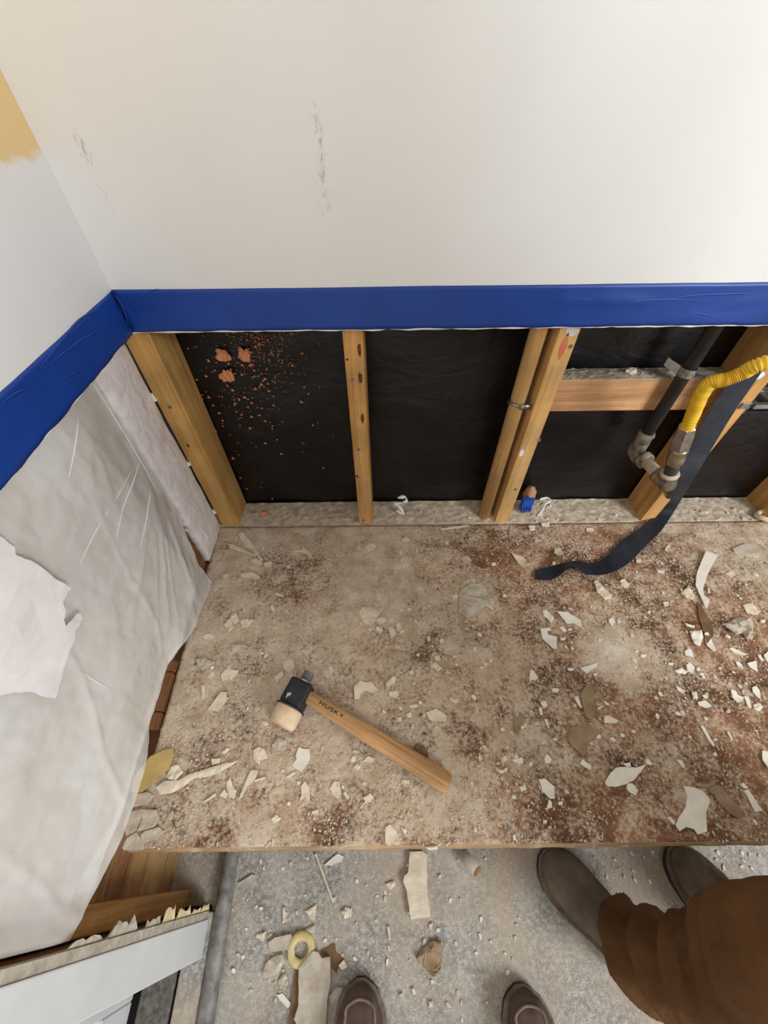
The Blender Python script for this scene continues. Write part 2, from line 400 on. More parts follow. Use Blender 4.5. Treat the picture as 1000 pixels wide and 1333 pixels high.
for i in range(NU+1):
    row = []
    for j in range(NV+1):
        y = -.0135+(.6955+.0135)*j/NV
        if j == 0: y += .0012*fb((i*.17, 0, 3))+.0006*fb((i*.9, 0, 3))
        xe = edge_x(y)+.002*fb((y*30, 1, 1)); x = xe+(XR-xe)*i/NU
        p = Vector((x, y, ZD)); dd = dust_at(p)
        edge = min(1, j/3, (NV-j)/3)
        p.z += edge*(.0022*fb((x*30, y*30, 0))+.0012*fb((x*90, y*90, 4))+.004*max(0, dd-.85))
        if j == 0: p.z -= .0035
        if j == NV: p.z -= .002
        row.append(bm.verts.new(p))
    V.append(row)
for i in range(NU):
    for j in range(NV): bm.faces.new((V[i][j], V[i+1][j], V[i+1][j+1], V[i][j+1])).material_index = 1 if j == 0 else 0
per = [V[i][0] for i in range(NU+1)]+[V[NU][j] for j in range(1, NV+1)]+[V[i][NV] for i in range(NU-1, -1, -1)]+[V[0][j] for j in range(NV-1, 0, -1)]
low = [bm.verts.new((v.co.x, v.co.y, ZD-.019)) for v in per]
for k in range(len(per)):
    a = (k+1) % len(per); f = bm.faces.new((per[a], per[k], low[k], low[a])); f.material_index = 1
bm.faces.new(low[::-1]).material_index = 1
me = bpy.data.meshes.new('top_panel'); bm.to_mesh(me); bm.free()
ly = me.attributes.new('dust', 'FLOAT', 'POINT')
for v in me.vertices: ly.data[v.index].value = dust_at(v.co)
link('top_panel', me, ['platform_top', 'deck_edge'], plat, True)
box('rim_joist', (-.42, 1.28, .03, .068, .292, .3805), 'joist_wood', plat)
box('rim_joist', (-.42, 1.28, .62, .658, .292, .3805), 'joist_wood', plat)
for x in (-.40, .02, .42, .83, 1.23):
    box('joist', (x, x+.038, .0685, .6195, .292, .3805), 'joist_wood', plat)
for x in (-.38, .40, 1.20):
    for y in (.07, .53): box('leg', (x+.0385, x+.0765, y, y+.08, .0, .3805), 'joist_wood', plat)
def screw_at(p, parent, nrm, r=.0035, name='screw'):
    bm = bmesh.new(); nrm = Vector(nrm).normalized(); tube(bm, [Vector(p)-nrm*.006, Vector(p)+nrm*.0006], r, 10); tube(bm, [Vector(p)+nrm*.0004, Vector(p)+nrm*.0009], r*.5, 6)
    return obj(name, bm, 'galv', parent)
for x, y in ((237, 1085), (454, 1076), (663, 1078), (528, 1007)): screw_at(pz(x, y, ZD+.002), plat, (0, 0, 1), .004)
for x, y in ((247, 1114), (268, 1116), (384, 1114), (225, 1115)):
    c = pz(x, y, ZD-.01); bm = bmesh.new(); tube(bm, [(c.x, -.0125, ZD-.012), (c.x, -.0165, ZD-.014), (c.x+.001, -.018, ZD-.03)], .0011, 6); obj('nail', bm, 'steel', plat)

# ================================================================ STUDS (back wall)
def stud(name, x0, x1, label, mat='stud_wood', marks=(), screws=(), y0=YB, y1=.789, z1=2.4, x0b=None):
    e = empty(name, ((x0+x1)/2, (y0+y1)/2, ZD), label, 'stud')
    bm = bmesh.new(); bx(bm, x0, x1, y0, y1, ZD+.0015, z1); bev(bm, .002, 2)
    obj('timber', bm, mat, e)
    for (x, y) in screws: screw_at(py(x, y, y0), e, (0, -1, 0), .0042)
    for (x, y, w, h, mm) in marks:
        c = py(x, y, y0-.0004); bm = bmesh.new()
        n = 9; vs = [bm.verts.new((c.x+w*math.cos(2*PI*k/n)*random.uniform(.7, 1.1), y0-.0005, c.z+h*math.sin(2*PI*k/n)*random.uniform(.7, 1.1))) for k in range(n)]
        bm.faces.new(vs); obj('knot' if mm == 'knot' else 'stain', bm, mm, e)
    return e
stud('wall_stud', -.473, -.423, 'corner wall stud with greenish side against the left wall', 'stud_wood_green', [(245, 580, .004, .006, 'knot')], [(221, 530), (245, 600)])
stud('wall_stud', -.072, -.034, 'slim wall stud standing alone between two bare black bays', 'stud_wood', [(468, 455, .004, .016, 'knot'), (469, 492, .005, .014, 'knot'), (472, 545, .004, .014, 'knot'), (465, 620, .004, .005, 'knot'), (452, 468, .003, .003, 'knot')], [(459, 494), (467, 585), (473, 677)])
s3 = stud('wall_stud', .324, .362, 'wall stud with red marker stain near its top, beside the conduit', 'stud_wood_pale', [(733, 452, .007, .030, 'red_mark'), (745, 431, .015, .012, 'gypsum_edge'), (679, 590, .006, .012, 'caulk_white')], [(743, 451), (702, 573), (671, 637)])
s4 = stud('wall_stud', .75, .788, 'shadowed wall stud behind the gas fitting', 'stud_wood', [(987, 489, .012, .010, 'caulk_white')], [])
stud('wall_stud', 1.115, 1.153, 'wall stud beyond the metal box and the gas line')
# second, narrower strip beside the red stained stud
cd = empty('wall_conduit', (.305, .742, ZD), 'pale round batten strapped beside the red-stained wall stud', 'batten')
bm = bmesh.new(); tube(bm, [(.297, .728, ZD+.002), (.297, .728, 2.3)], .0165, 20); obj('pole', bm, 'stud_wood_pale', cd, True)
zc = py(684, 528, .715).z
bm = bmesh.new(); tube(bm, [(.297+.019*math.cos(t), .728+.019*math.sin(t), zc+.004*math.sin(t*2)) for t in [k*PI/9 for k in range(-4, 14)]], .0035, 8)
bx(bm, .298, .3235, .7075, .7105, zc-.006, zc+.006); obj('clamp', bm, 'steel', cd, True)
# blocking between the right studs
bl = empty('blocking', (.55, .768, .754), 'horizontal wood blocking between studs with dust on its top', 'blocking')
bm = bmesh.new(); bx(bm, .3635, .7485, .744, .789, .752, .832); bev(bm, .002, 2); obj('timber', bm, 'block_wood', bl)
bm = grid(60, 8, lambda a, b: Vector((.365+.383*a, .7435+.045*b, .8325+.003*max(-.2, fb((a*30, b*5, 1)))+.002*math.sin(b*PI))))
solidify(bm, Vector((0, 0, -.0015))); tag(obj('dust_layer', bm, 'block_dust', bl), 'grey dust layer')
c = pz(822, 483, .836)
# left wall studs (inside, seen in gaps)
def lstud(u0, u1, o0, o1, label, z0=.002, z1=2.4, mat='stud_wood'):
    bm = bmesh.new(); lbox(bm, u0, u1, o0, o1, z0, z1); bev(bm, .002); return tag(obj('wall_stud', bm, mat), label, 'stud')
lstud(.105, .150, -.094, -.050, 'brown stud showing through the gap between the insulation batts', mat='dark_wood')
lstud(-.004, .035, -.095, -.062, 'dark corner timber behind the narrow insulation batt', mat='dark_wood')
SHEAR = .03
lstud(.812, .868, -.097, -.022, 'dark board added behind the white door casing to darken the gap', mat='dark_wood')  # dark board added so the gap beside the casing reads as shade
lstud(.772, .808, -.097, -.060, 'stud standing on the floor beside the white door casing')
SHEAR = 0.0
# ledger blocks at the platform's left edge
lg = empty('ledger_board', (-.48, .23, .30), 'cracked brown ledger board along the edge of the platform', 'board')
for a, b in ((.308, .285), (.283, .205), (.203, .172)):
    bm = bmesh.new(); hexa(bm, [(edge_x(y)-o, y, z) for z in (.33, .412) for (y, o) in ((a, .022), (a, .004), (b, .004), (b, .022))]); bev(bm, .002); obj('board_piece', bm, 'dark_wood', lg)

# ================================================================ TAPE
def tape_fold(pts, w, parent, mat='tape_blue'):
    bm = bmesh.new(); pp = spline(pts, 6); n = len(pp); tube(bm, pp, [w*math.sin(PI*(k+.5)/n)+.0002 for k in range(n)], 6); return obj('wrinkle', bm, mat, parent, True)
tb_ = empty('painters_tape', (.6, .6865, .967), 'wide blue masking tape along the foot of the back wall plaster', 'tape')
def ft(a, b):
    x = -.4425+2.15*a; z = .9685+b*(.0685+.001*fb((x*3, 2, 2)))
    w = .0011*max(0, fb((x*9, z*40, 8)))*(1+2*(x > .3))
    return Vector((x, .6868-w, z+(.0015*fb((x*20, 0, 4)) if b == 0 else 0)))
bm = grid(220, 10, ft); solidify(bm, Vector((0, .0004, 0))); obj('strip', bm, 'tape_blue', tb_, True)
Yt = .6862
for P, w in (([(740, 388), (770, 390), (810, 392), (850, 390), (890, 390), (930, 396)], .0018), ([(830, 392), (870, 389), (905, 384), (960, 384)], .0012), ([(890, 406), (920, 410), (940, 418)], .0012), ([(905, 384), (950, 382), (1000, 383)], .0014),
             ([(150, 384), (160, 400), (168, 425)], .0014), ([(168, 398), (185, 385), (205, 376)], .0011), ([(172, 402), (205, 402), (240, 420)], .0011), ([(205, 402), (220, 412), (235, 426)], .0011)):
    tape_fold([py(x, y, Yt) for x, y in P], w, tb_)
tl = empty('painters_tape', lw(.4, .0005, .966), 'wide blue masking tape along the foot of the left wall plaster', 'tape')
def fl(a, b):
    u = .0008+.80*a; z = .9665+b*.0695
    w = .0012*max(0, fb((u*8, z*40, 3)))
    return lw(u, .0006+w, z+(.002*fb((u*22, 0, 4)) if b == 0 else .001*fb((u*6, 3, 4)) if b == 1 else 0))
bm = grid(110, 10, fl); solidify(bm, -LN*.0004); obj('strip', bm, 'tape_blue', tl, True)
for P, w in (([(52, 480), (75, 450), (105, 415), (132, 402)], .0014), ([(55, 482), (85, 458), (110, 440), (135, 428)], .0013), ([(78, 496), (95, 486), (110, 480)], .0012), ([(2, 525), (20, 512), (38, 505)], .0012), ([(75, 524), (85, 522), (95, 526)], .001)):
    tape_fold([pl(x, y, .0012) for x, y in P], w, tl)

# scuff marks on the plaster: thin pencil-like strokes
def scuff(P, n, spread, w=.0004):
    bm = bmesh.new()
    for k in range(n):
        i = random.randrange(len(P)-1); t = random.random(); a = Vector(P[i]).lerp(Vector(P[i+1]), t)
        q = py(a.x+random.gauss(0, spread), a.y+random.gauss(0, 4), .6871)
        l = random.uniform(.002, .009); an = random.gauss(PI/2-.1, .5); dx, dz = math.cos(an)*l, math.sin(an)*l
        ww = w*random.uniform(.5, 1.4)
        vs = [bm.verts.new((q.x+a_, .68705, q.z+b_)) for a_, b_ in ((0, 0), (ww, 0), (dx+ww*.3, dz), (dx, dz))]
        bm.faces.new(vs)
    o = obj('scuff_mark', bm, 'pencil', wall_back); return o
scuff([(409, 143), (414, 170), (420, 205), (420, 235), (426, 275)], 90, 3.2)
scuff([(101, 181), (110, 200), (121, 222)], 34, 2.2); scuff([(128, 232), (150, 280)], 8, 3)

# ================================================================ LEFT WALL: insulation, plastic, torn paper
def pillow(u0, u1, z0, z1, o0, amp, seed, lowbulge=0.0, th=.05):
    def f(a, b):
        u = u0+(u1-u0)*a; z = z0+(z1-z0)*b
        e = (math.sin(PI*min(1, max(0, a)))**.35)*(min(1, (b+.02)*9)**.5)
        o = o0+amp*(e-1)*2.2+.004*fb((u*12, z*7, seed), 2)+.0008*fb((u*60, z*40, seed))
        o += lowbulge*math.exp(-((z-z0-.05)/.09)**2)*math.sin(PI*a)**.6
        if u > .34 and lowbulge: o -= (lowbulge+.008)*math.exp(-((z-z0-.03)/.08)**2)*min(1, (u-.34)/.05)
        return lw(u+.004*fb((z*40, 1, seed))*(1 if a in (0, 1) else 0), o, z+(.006*fb((u*40, 2, seed)) if b == 0 else 0))
    bm = grid(70, 90, f); solidify(bm, -LN*th); return bm
bm = pillow(-.012, .108, .405, .966, -.024, .006, 1, 0, .02)
tag(obj('insulation_batt', bm, 'insulation', smooth=True), 'narrow pinkish grey insulation batt beside the corner stud', 'insulation')
bm = pillow(.165, .765, .405, .966, -.041, .006, 5, .010, .02)
tag(obj('insulation_batt', bm, 'insulation_green', smooth=True), 'wide pale insulation batt behind the plastic sheet', 'insulation')
# plastic sheet
def hem(u):
    y = .687-u
    pts = [(.135, .405), (.16, .40), (.22, .415), (.30, .425), (.39, .452), (.50, .455), (.60, .452), (.66, .45), (.70, .458), (.74, .475), (.785, .52)]
    for (a, b), (c, d) in zip(pts, pts[1:]):
        if a <= u <= c: return b+(d-b)*(u-a)/(c-a)
    return pts[0][1] if u < pts[0][0] else pts[-1][1]
FC = (.14, .73)
def fpoly(a, b):
    u = .130+.655*a; zt = .967; z = hem(u)+(zt-hem(u))*b; u += .045*(1-a)**3*min(1, max(0, (.64-z)/.16))
    dx, dz = u-FC[0], z-FC[1]; r = math.hypot(dx, dz); an = math.atan2(dz, dx)
    o = -.0195+.004*fb((u*6, z*6, 2))+.0015*fb((u*24, z*24, 6))
    fold = (math.sin(an*7+.6)**2)**18*.9+(math.sin(an*11+2)**2)**26*.7
    o += .0045*fold*math.exp(-((r-.16)/.12)**2)*math.exp(-((an+.95)/.6)**2)*min(1, max(0, (r-.04)/.06))
    ln = abs(fb((u*5+z*2, z*1.2, 9)))
    o += .0022*max(0, 1-ln*9)+.0009*fb((u*55, z*30, 12))
    if b < .25: o += (1-b/.25)*(.004 if u < .34 else (-.019 if u < .50 else -.019+.017*min(1, (u-.50)/.08)))*min(1, abs(u-.34)/.05)
    o += .004*math.sin(PI*a)
    if a > .93: o += .010*(a-.93)/.07*(1-b)
    o -= .006*max(0, b-.9)/.1
    return lw(u-max(0, z-.55)*.03*a, o, z)
bm = grid(150, 110, fpoly); ps = tag(obj('plastic_sheet', bm, 'poly_sheet', smooth=True), 'cloudy wrinkled plastic vapour sheet hanging on the left wall', 'plastic sheet')
def sheet_pt(x, y):       # drop a picture point onto the modelled sheet
    q = pl(x, y, -.016)
    for k in range(4):
        u = (q-LP).dot(LT); a_ = min(1, max(0, (u-.130)/.655)); h_ = hem(u); b_ = min(1, max(0, (q.z-h_)/(.967-h_)))
        off = (fpoly(a_, b_)-LP).dot(LN); q = pl(x, y, off+.0003)
    return q
for P, w in (([(182, 600), (172, 632), (160, 662), (152, 700)], .0011), ([(172, 612), (152, 648), (126, 690), (104, 735)], .0011), ([(102, 545), (98, 580), (90, 622)], .0009), ([(196, 640), (190, 680), (182, 716)], .0009), ([(122, 500), (150, 545), (182, 598), (206, 642)], .0008), ([(108, 876), (124, 886), (144, 898)], .0008)):
    tape_fold([sheet_pt(x, y) for x, y in P], w, ps, 'poly_crease_glint').name = 'crease_glint'  # raised folds whose bright glossy streaks are painted by the whiter material
# torn paper sheet on it
TP = [(0, 110), (62, 155), (70, 190), (125, 210), (215, 280), (250, 300), (280, 320), (265, 340), (250, 375), (260, 415), (250, 445), (262, 470), (300, 430), (322, 415), (325, 440), (300, 480), (290, 530), (262, 590), (240, 680), (215, 755), (160, 745), (130, 730), (60, 730), (0, 745), (-200, 760), (-300, 500), (-260, 250), (-120, 130)]
def ngon_sheet(name, pts3, mat, thick_vec, warp=None, sub=True):
    bm = bmesh.new(); f = bm.faces.new([bm.verts.new(p) for p in pts3]); f.normal_update()
    bmesh.ops.triangulate(bm, faces=[f])
    if sub: bmesh.ops.subdivide_edges(bm, edges=bm.edges[:], cuts=3, use_grid_fill=True)
    if warp:
        for v in bm.verts: v.co += warp(v.co)
    solidify(bm, thick_vec); return obj(name, bm, mat, None, False)
tp = []
for k, (x, y) in enumerate(TP):
    a = Vector((x/3.03, 660+y/3.03)); b = Vector((TP[(k+1) % len(TP)][0]/3.03, 660+TP[(k+1) % len(TP)][1]/3.03))
    for t in (0, .33, .66):
        q = a.lerp(b, t); j = .9 if q.x > -2 and t else 0
        tp.append(pl(q.x+random.uniform(-j, j), q.y+random.uniform(-j, j), -.004))
tag(ngon_sheet('torn_paper_sheet', tp, 'kraft_torn', -LN*.0006, lambda c: LN*(.003*fb((c.y*14, c.z*14, 3)))), 'torn pale lavender paper scrap hanging over the plastic sheet', 'paper')

# ================================================================ DOOR SIDE (lower left)
SHEAR = .03
cas = empty('door_casing', lw(.85, -.005, 0), 'white door casing board with torn plaster edge', 'casing')
bm = bmesh.new(); lbox(bm, .8215, .8805, -.016, 0.002, .002, 2.08); bev(bm, .002, 2); obj('casing_board', bm, 'white_trim', cas)
bm = bmesh.new(); lbox(bm, .8085, .8212, -.014, -.0005, .002, .965); obj('plaster_edge', bm, 'gypsum_core', cas)
for k, (z, h, w) in enumerate(((.045, .05, .014), (.10, .06, .010), (.165, .07, .018), (.235, .05, .022), (.30, .06, .012), (.40, .09, .020), (.50, .08, .012))):
    bm = bmesh.new(); n = 9
    vs = [bm.verts.new(lw(.8075-w*(.35+.65*random.random())*(1 if 0 < q < n-1 else .1)-.03*z, -.002+random.uniform(-.002, .002), z+h*(q/(n-1)-.5))) for q in range(n)]
    vs.append(bm.verts.new(lw(.8082-.03*z, -.0045, z+h*.5))); vs.append(bm.verts.new(lw(.8082-.03*z, -.0045, z-h*.5)))
    f = bm.faces.new(vs); f.normal_update(); bmesh.ops.triangulate(bm, faces=[f]); solidify(bm, LN*.0012); obj('torn_flap', bm, 'torn_paper' if k < 4 else 'gypsum_core', cas)
SHEAR = 0.0
# sliding door: frame, pane, threshold
dr = empty('door_1', lw(1.4, -.13, 0), kind='structure')
bm = bmesh.new(); lbox(bm, .882, .93, -.16, -.125, .022, 2.06); bev(bm, .002); obj('door_frame', bm, 'white_trim', dr)
bm = bmesh.new(); lbox(bm, .9305, 1.85, -.16, -.125, .022, .13); bev(bm, .002); obj('bottom_rail', bm, 'white_trim', dr)
bm = bmesh.new(); lbox(bm, 1.85, 1.9, -.16, -.125, .022, 2.06); bev(bm, .002); obj('door_frame', bm, 'white_trim', dr)
bm = bmesh.new(); lbox(bm, .9305, 1.85, -.145, -.14, .131, 2.06); obj('pane', bm, 'pane_glass', dr)
th = empty('door_threshold', lw(.9, -.06, 0), 'dark grooved sliding door threshold with rounded grey nosing', 'threshold')
bm = bmesh.new(); lbox(bm, .80, 1.9, -.165, .0, .0005, .006); obj('sill_base', bm, 'dark_metal', th)
bm = bmesh.new(); lbox(bm, .81, 1.9, -.112, -.046, .0062, .020); bev(bm, .002); obj('track_strip', bm, 'track_strip', th)
bm = bmesh.new(); lbox(bm, .81, 1.9, -.040, .012, .0062, .018); bev(bm, .003, 2); obj('sill_strip', bm, 'floor_concrete', th)
bm = bmesh.new()
pts = [lw(u, .030, .012) for u in [.3+.04*k for k in range(41)]]
loft(bm, [[p+Vector((.018*math.cos(t), 0, .018*math.sin(t)*(1.0 if math.sin(t) > 0 else .62)))*(1+.03*fb((p.y*20, t, 0))) for t in [2*PI*k/16 for k in range(16)]] for p in pts])
obj('nosing', bm, 'sill_metal', th, True)

# ================================================================ GAS LINE
GX, GY = .624, .722
gas = empty('gas_line', (GX, GY, .66), 'black gas pipe turning out of the wall to a yellow corrugated hose', 'gas pipe')
zb = py(843, 567, GY).z
bm = bmesh.new(); tube(bm, [(GX, GY, zb), (GX, GY, 2.3)], .0135, 20); obj('riser_pipe', bm, 'pipe_black', gas, True)
bm = bmesh.new(); tube(bm, [(GX, GY, zb-.045), (GX, GY, zb-.042), (GX, GY, zb-.004), (GX, GY, zb+.004), (GX, GY, zb+.010)], [.015, .0178, .0168, .0188, .0165], 20); obj('collar', bm, 'pipe_cast', gas, True)
Z1 = zb-.048
E1 = Vector((GX, GY, Z1))
end = pz(868, 628, Z1); E2 = Vector((end.x, end.y, Z1))
d12 = (E2-E1).normalized()
bm = bmesh.new(); tube(bm, spline([E1+Vector((0, 0, .03)), E1+Vector((0, 0, .004)), E1+d12*.012+Vector((0, 0, -.004)), E1+d12*.034], 6), .0178, 18)
tube(bm, [E1+d12*.026, E1+d12*.03, E1+d12*.04], .0205, 18); obj('elbow', bm, 'pipe_cast', gas, True)
bm = bmesh.new(); tube(bm, [E1+d12*.03, E2], .0132, 18); obj('nipple', bm, 'pipe_dusty', gas, True)
top = py(895, 556, E2.y); d3 = (top-E2).normalized()
bm = bmesh.new(); tube(bm, spline([E2-d12*.022, E2+d12*.002-d3*.004, E2+d3*.012, E2+d3*.026], 6), .0175, 18); tube(bm, [E2-d12*.03, E2-d12*.018], .0195, 18); obj('elbow', bm, 'pipe_cast', gas, True)
Lh = (top-E2).length
bm = bmesh.new(); tube(bm, [E2+d3*.024, E2+d3*.028, E2+d3*.033], [.0180, .0190, .0172], 18); obj('collar', bm, 'pipe_dusty', gas, True)
bm = bmesh.new(); tube(bm, [E2+d3*.03, E2+d3*(Lh*.42)], .0132, 18); obj('nipple', bm, 'pipe_black', gas, True)
bm = bmesh.new(); q = [(.38, .0145), (.40, .0168), (.50, .0172), (.52, .0160), (.60, .0165), (.62, .0175), (.66, .0165)]; tube(bm, [E2+d3*Lh*a for a, r in q], [r for a, r in q], 20); obj('union', bm, 'brass_fitting', gas, True)
bm = bmesh.new(); q = [(.66, .0172), (.70, .0184), (.88, .0180), (.94, .0170), (1.0, .0160), (1.03, .013)]; tube(bm, [E2+d3*Lh*a for a, r in q], [r for a, r in q], 6); obj('hex_nut', bm, 'steel', gas)
HP = [top-d3*.01, py(905, 533, .60), py(914, 512, .595), py(926, 498, .59), py(945, 494, .585), py(968, 485, .58), py(1000, 471, .57), Vector((.72, .555, 1.0)), Vector((.84, .54, 1.05)), Vector((1.0, .56, 1.06)), Vector((1.2, .6, 1.02))]
pp = spline(HP, 26)
bm = bmesh.new(); tube(bm, pp, [.0108+.0017*math.sin(k*2*PI/3.2) for k in range(len(pp))], 16); obj('corrugated_hose', bm, 'hose_yellow', gas, True)
zs = py(872, 489, GY-.017).z
bm = bmesh.new()
ring = [Vector((GX+.0152*math.cos(t), GY+.0152*math.sin(t), zs)) for t in [k*PI/10 for k in range(-11, 2)]]
ring = [Vector((GX-.040, .7415, zs+.012)), Vector((GX-.030, .7395, zs+.006))]+ring+[Vector((GX+.0152, .742, zs))]
for a, b in zip(ring, ring[1:]):
    vs = [bm.verts.new(p) for p in (a+Vector((0, 0, -.009)), b+Vector((0, 0, -.009)), b+Vector((0, 0, .009)), a+Vector((0, 0, .009)))]; bm.faces.new(vs)
bmesh.ops.remove_doubles(bm, verts=bm.verts[:], dist=.0001); solidify(bm, Vector((0, -.0012, 0)))
for k in (3, 5, 7):
    t = -11*PI/10+PI/10*k; c_ = Vector((GX+.0163*math.cos(t), GY+.0163*math.sin(t), zs)); dn_ = Vector((math.cos(t), math.sin(t), 0)); tube(bm, [c_, c_+dn_*.0012], .003, 8)
obj('pipe_strap', bm, 'steel', gas)

# black strap: hangs beside the stud, twists over the platform
def ribbon(name, C, Wd, mat, th=.0012):
    n = len(C); pp = spline(C, 10); ww = spline(Wd, 10); bm = bmesh.new()
    rows = []
    for p, w in zip(pp, ww):
        rows.append([bm.verts.new(p+w*t) for t in (-.5, -.17, .17, .5)])
    for a, b in zip(rows, rows[1:]):
        for k in range(3): bm.faces.new((a[k], a[k+1], b[k+1], b[k]))
    solidify(bm, Vector((0, -th*.6, th*.8))); return obj(name, bm, mat, None, False)
C_ = [py(978, 478, .690), py(955, 512, .690), py(934, 545, .690), py(910, 588, .688), py(888, 630, .672), pz(869, 662, .440), pz(848, 688, .412), pz(824, 708, .409), pz(803, 729, .411), pz(781, 740, .413), pz(758, 739, .412), pz(740, 735, .417), pz(720, 745, .409), pz(697, 748, .405)]
W_ = [Vector((.050, -.004, 0)), Vector((.050, -.004, 0)), Vector((.050, -.004, .004)), Vector((.044, -.006, .008)), Vector((.034, -.008, .012)), Vector((.034, -.012, .014)), Vector((.042, -.020, .008)), Vector((.044, -.030, .004)), Vector((.028, -.038, .008)), Vector((.004, -.044, .014)), Vector((-.006, -.044, .010)), Vector((.004, -.028, .024)), Vector((-.016, -.044, .006)), Vector((-.010, -.030, .002))]
tag(ribbon('rubber_strap', C_, W_, 'strap_black'), 'twisted black strap trailing from the wall onto the platform', 'strap')
# metal box at right
mb = empty('metal_box', (.83, .72, .72), 'galvanised metal mounting frame on the shadowed stud', 'electrical box')
bm = bmesh.new()
for d in ((.7905, .88, .690, .7, .790, .80), (.7905, .88, .745, .753, .794, .80), (.7905, .801, .7, .745, .794, .80), (.83, .845, .7, .745, .790, .798), (.87, .88, .7, .745, .794, .80)): bx(bm, *d)
obj('top_frame', bm, 'steel', mb)
box('back_plate', (.7905, .88, .7535, .756, .765, .80), 'steel', mb); box('bottom_plate', (.7905, .88, .71, .753, .765, .768), 'dark_metal', mb)
box('side_plate', (.7905, .793, .701, .753, .7685, .7935), 'steel', mb); box('side_plate', (.877, .88, .701, .753, .7685, .7935), 'steel', mb)
box('mounting_ear', (.768, .7900, .696, .6985, .785, .80), 'steel', mb)

# ================================================================ bits on the sole plate and in the bays
bp = empty('blue_clip', pz(686, 655, ZD+.01), 'small blue plastic clip against the foot of the red-stained stud', 'plastic clip')
a = py(686, 652, .745); w = .017
bm = bmesh.new(); bx(bm, a.x-.014, a.x+.018, .735, .752, ZD+.012, ZD+.056); bev(bm, .002, 2); obj('clip_body', bm, 'blue_plastic', bp)
for k in range(4): box('tooth', (a.x-.013+.008*k, a.x-.008+.008*k, .731, .7345, ZD+.008, ZD+.030), 'blue_plastic', bp, .0008)
bm = bmesh.new(); bmesh.ops.create_icosphere(bm, subdivisions=3, radius=1)
for v in bm.verts: v.co = Vector((a.x+.012+v.co.x*.016, .765+v.co.y*.016, ZD+.052+v.co.z*.03)) + v.co*(.006*fb(v.co*2.3))
tag(obj('foam_wad', bm, 'rust_rag', smooth=True), 'crumpled pinkish wad behind the blue clip', 'wad')
bm = bmesh.new(); tube(bm, spline([pz(a_, b_, .432) for a_, b_ in ((703, 650), (712, 648), (716, 652), (710, 656), (706, 664), (700, 672))], 6), .0032, 8)
tag(obj('caulk_curl', bm, 'caulk_white', smooth=True), 'grey white curl of caulk beside the blue clip', 'scrap')
bm = bmesh.new(); tube(bm, spline([pz(x, y, z) for x, y, z in ((516, 664, .41), (526, 669, .41), (520, 660, .425), (513, 656, .43), (522, 655, .44), (529, 652, .45), (527, 647, .455), (518, 648, .452))], 6), [.004+.002*math.sin(k*.7) for k in range(43)], 8)
tag(obj('caulk_curl', bm, 'caulk_white', smooth=True), 'bright white curl of caulk between the two plain studs', 'scrap')
def blob(name, c, r, mat, label, cat, sq=(1, 1, 1), amp=.35, group=None, sub=2, freq=1.6):
    bm = bmesh.new(); bmesh.ops.create_icosphere(bm, subdivisions=sub, radius=1); off = random.random()*50
    for v in bm.verts:
        n_ = v.co.normalized(); k = 1+amp*fb(n_*freq+Vector((off, 0, 0)), 3); v.co = Vector((c[0]+n_.x*r*sq[0]*k, c[1]+n_.y*r*sq[1]*k, c[2]+n_.z*r*sq[2]*k))
    o = obj(name, bm, mat); return tag(o, label, cat, group)
p = pz(343, 668, ZD+.008); blob('foam_lump', p, .011, 'orange_bits', 'salmon coloured lump on the sole plate beside the corner stud', 'lump', (1, .9, .7))
bm = bmesh.new(); c = pz(1000, 672, ZD+.012); tube(bm, [c+Vector((.028*math.cos(t), .020*math.sin(t), .004*math.sin(2*t))) for t in [k*PI/10 for k in range(21)]], .007, 8)
tag(obj('paper_ring', bm, 'plaster_chip', smooth=True), 'pale curled ring of paper on the sole plate', 'scrap')
for k, (x, y, r) in enumerate(((290, 463, .0135), (318, 462, .012), (296, 490, .014))):
    p = py(x, y, .782); blob('orange_clod', p, r, 'orange_bits', 'larger orange clod stuck on the black building paper', 'clod', (1, .55, 1), .6, 'orange clods on the building paper', 3)
bm = bmesh.new(); rg = random.Random(3)
for k in range(620):
    m_ = rg.random()
    if m_ < .55: x, y = rg.gauss(345, 26), 434+abs(rg.gauss(0, 34))
    elif m_ < .85: x, y = rg.gauss(312, 32), rg.gauss(490, 42)
    else: x, y = rg.gauss(340, 50), rg.gauss(520, 60)
    if y < 432 or x < 205+(y-430)*.38 or x > 440: continue
    q = py(x, y, .7835); r = rg.choice((.0008, .001, .0012, .0016, .0022)) if m_ < .6 else rg.choice((.001, .0015, .002, .003, .0042))
    vs = [bm.verts.new((q.x+r*a_*rg.uniform(.6, 1.3), q.y+b_*r*.7+.004, q.z+c_*r*rg.uniform(.6, 1.3))) for a_, b_, c_ in ((1, 0, -.6), (-1, 0, -.5), (0, 0, 1), (0, -1.4, 0))]
    for f in ((0, 1, 2), (0, 3, 1), (1, 3, 2), (2, 3, 0)): bm.faces.new([vs[i] for i in f])
tag(obj('orange_crumbs', bm, 'orange_bits'), 'spray of fine orange crumbs on the black building paper', 'crumbs', kind='stuff')
for k, (x, y) in enumerate(((233, 516), (223, 519), (248, 604), (276, 667))):
    p = py(x-6, y, YB-.004); p.x = -.474
    blob('fluff_tuft', p, .0055, 'caulk_white', 'white fluff tuft caught on the edge of the corner stud', 'fluff', (1, .8, 1.2), .8, 'fluff tufts on the corner stud')

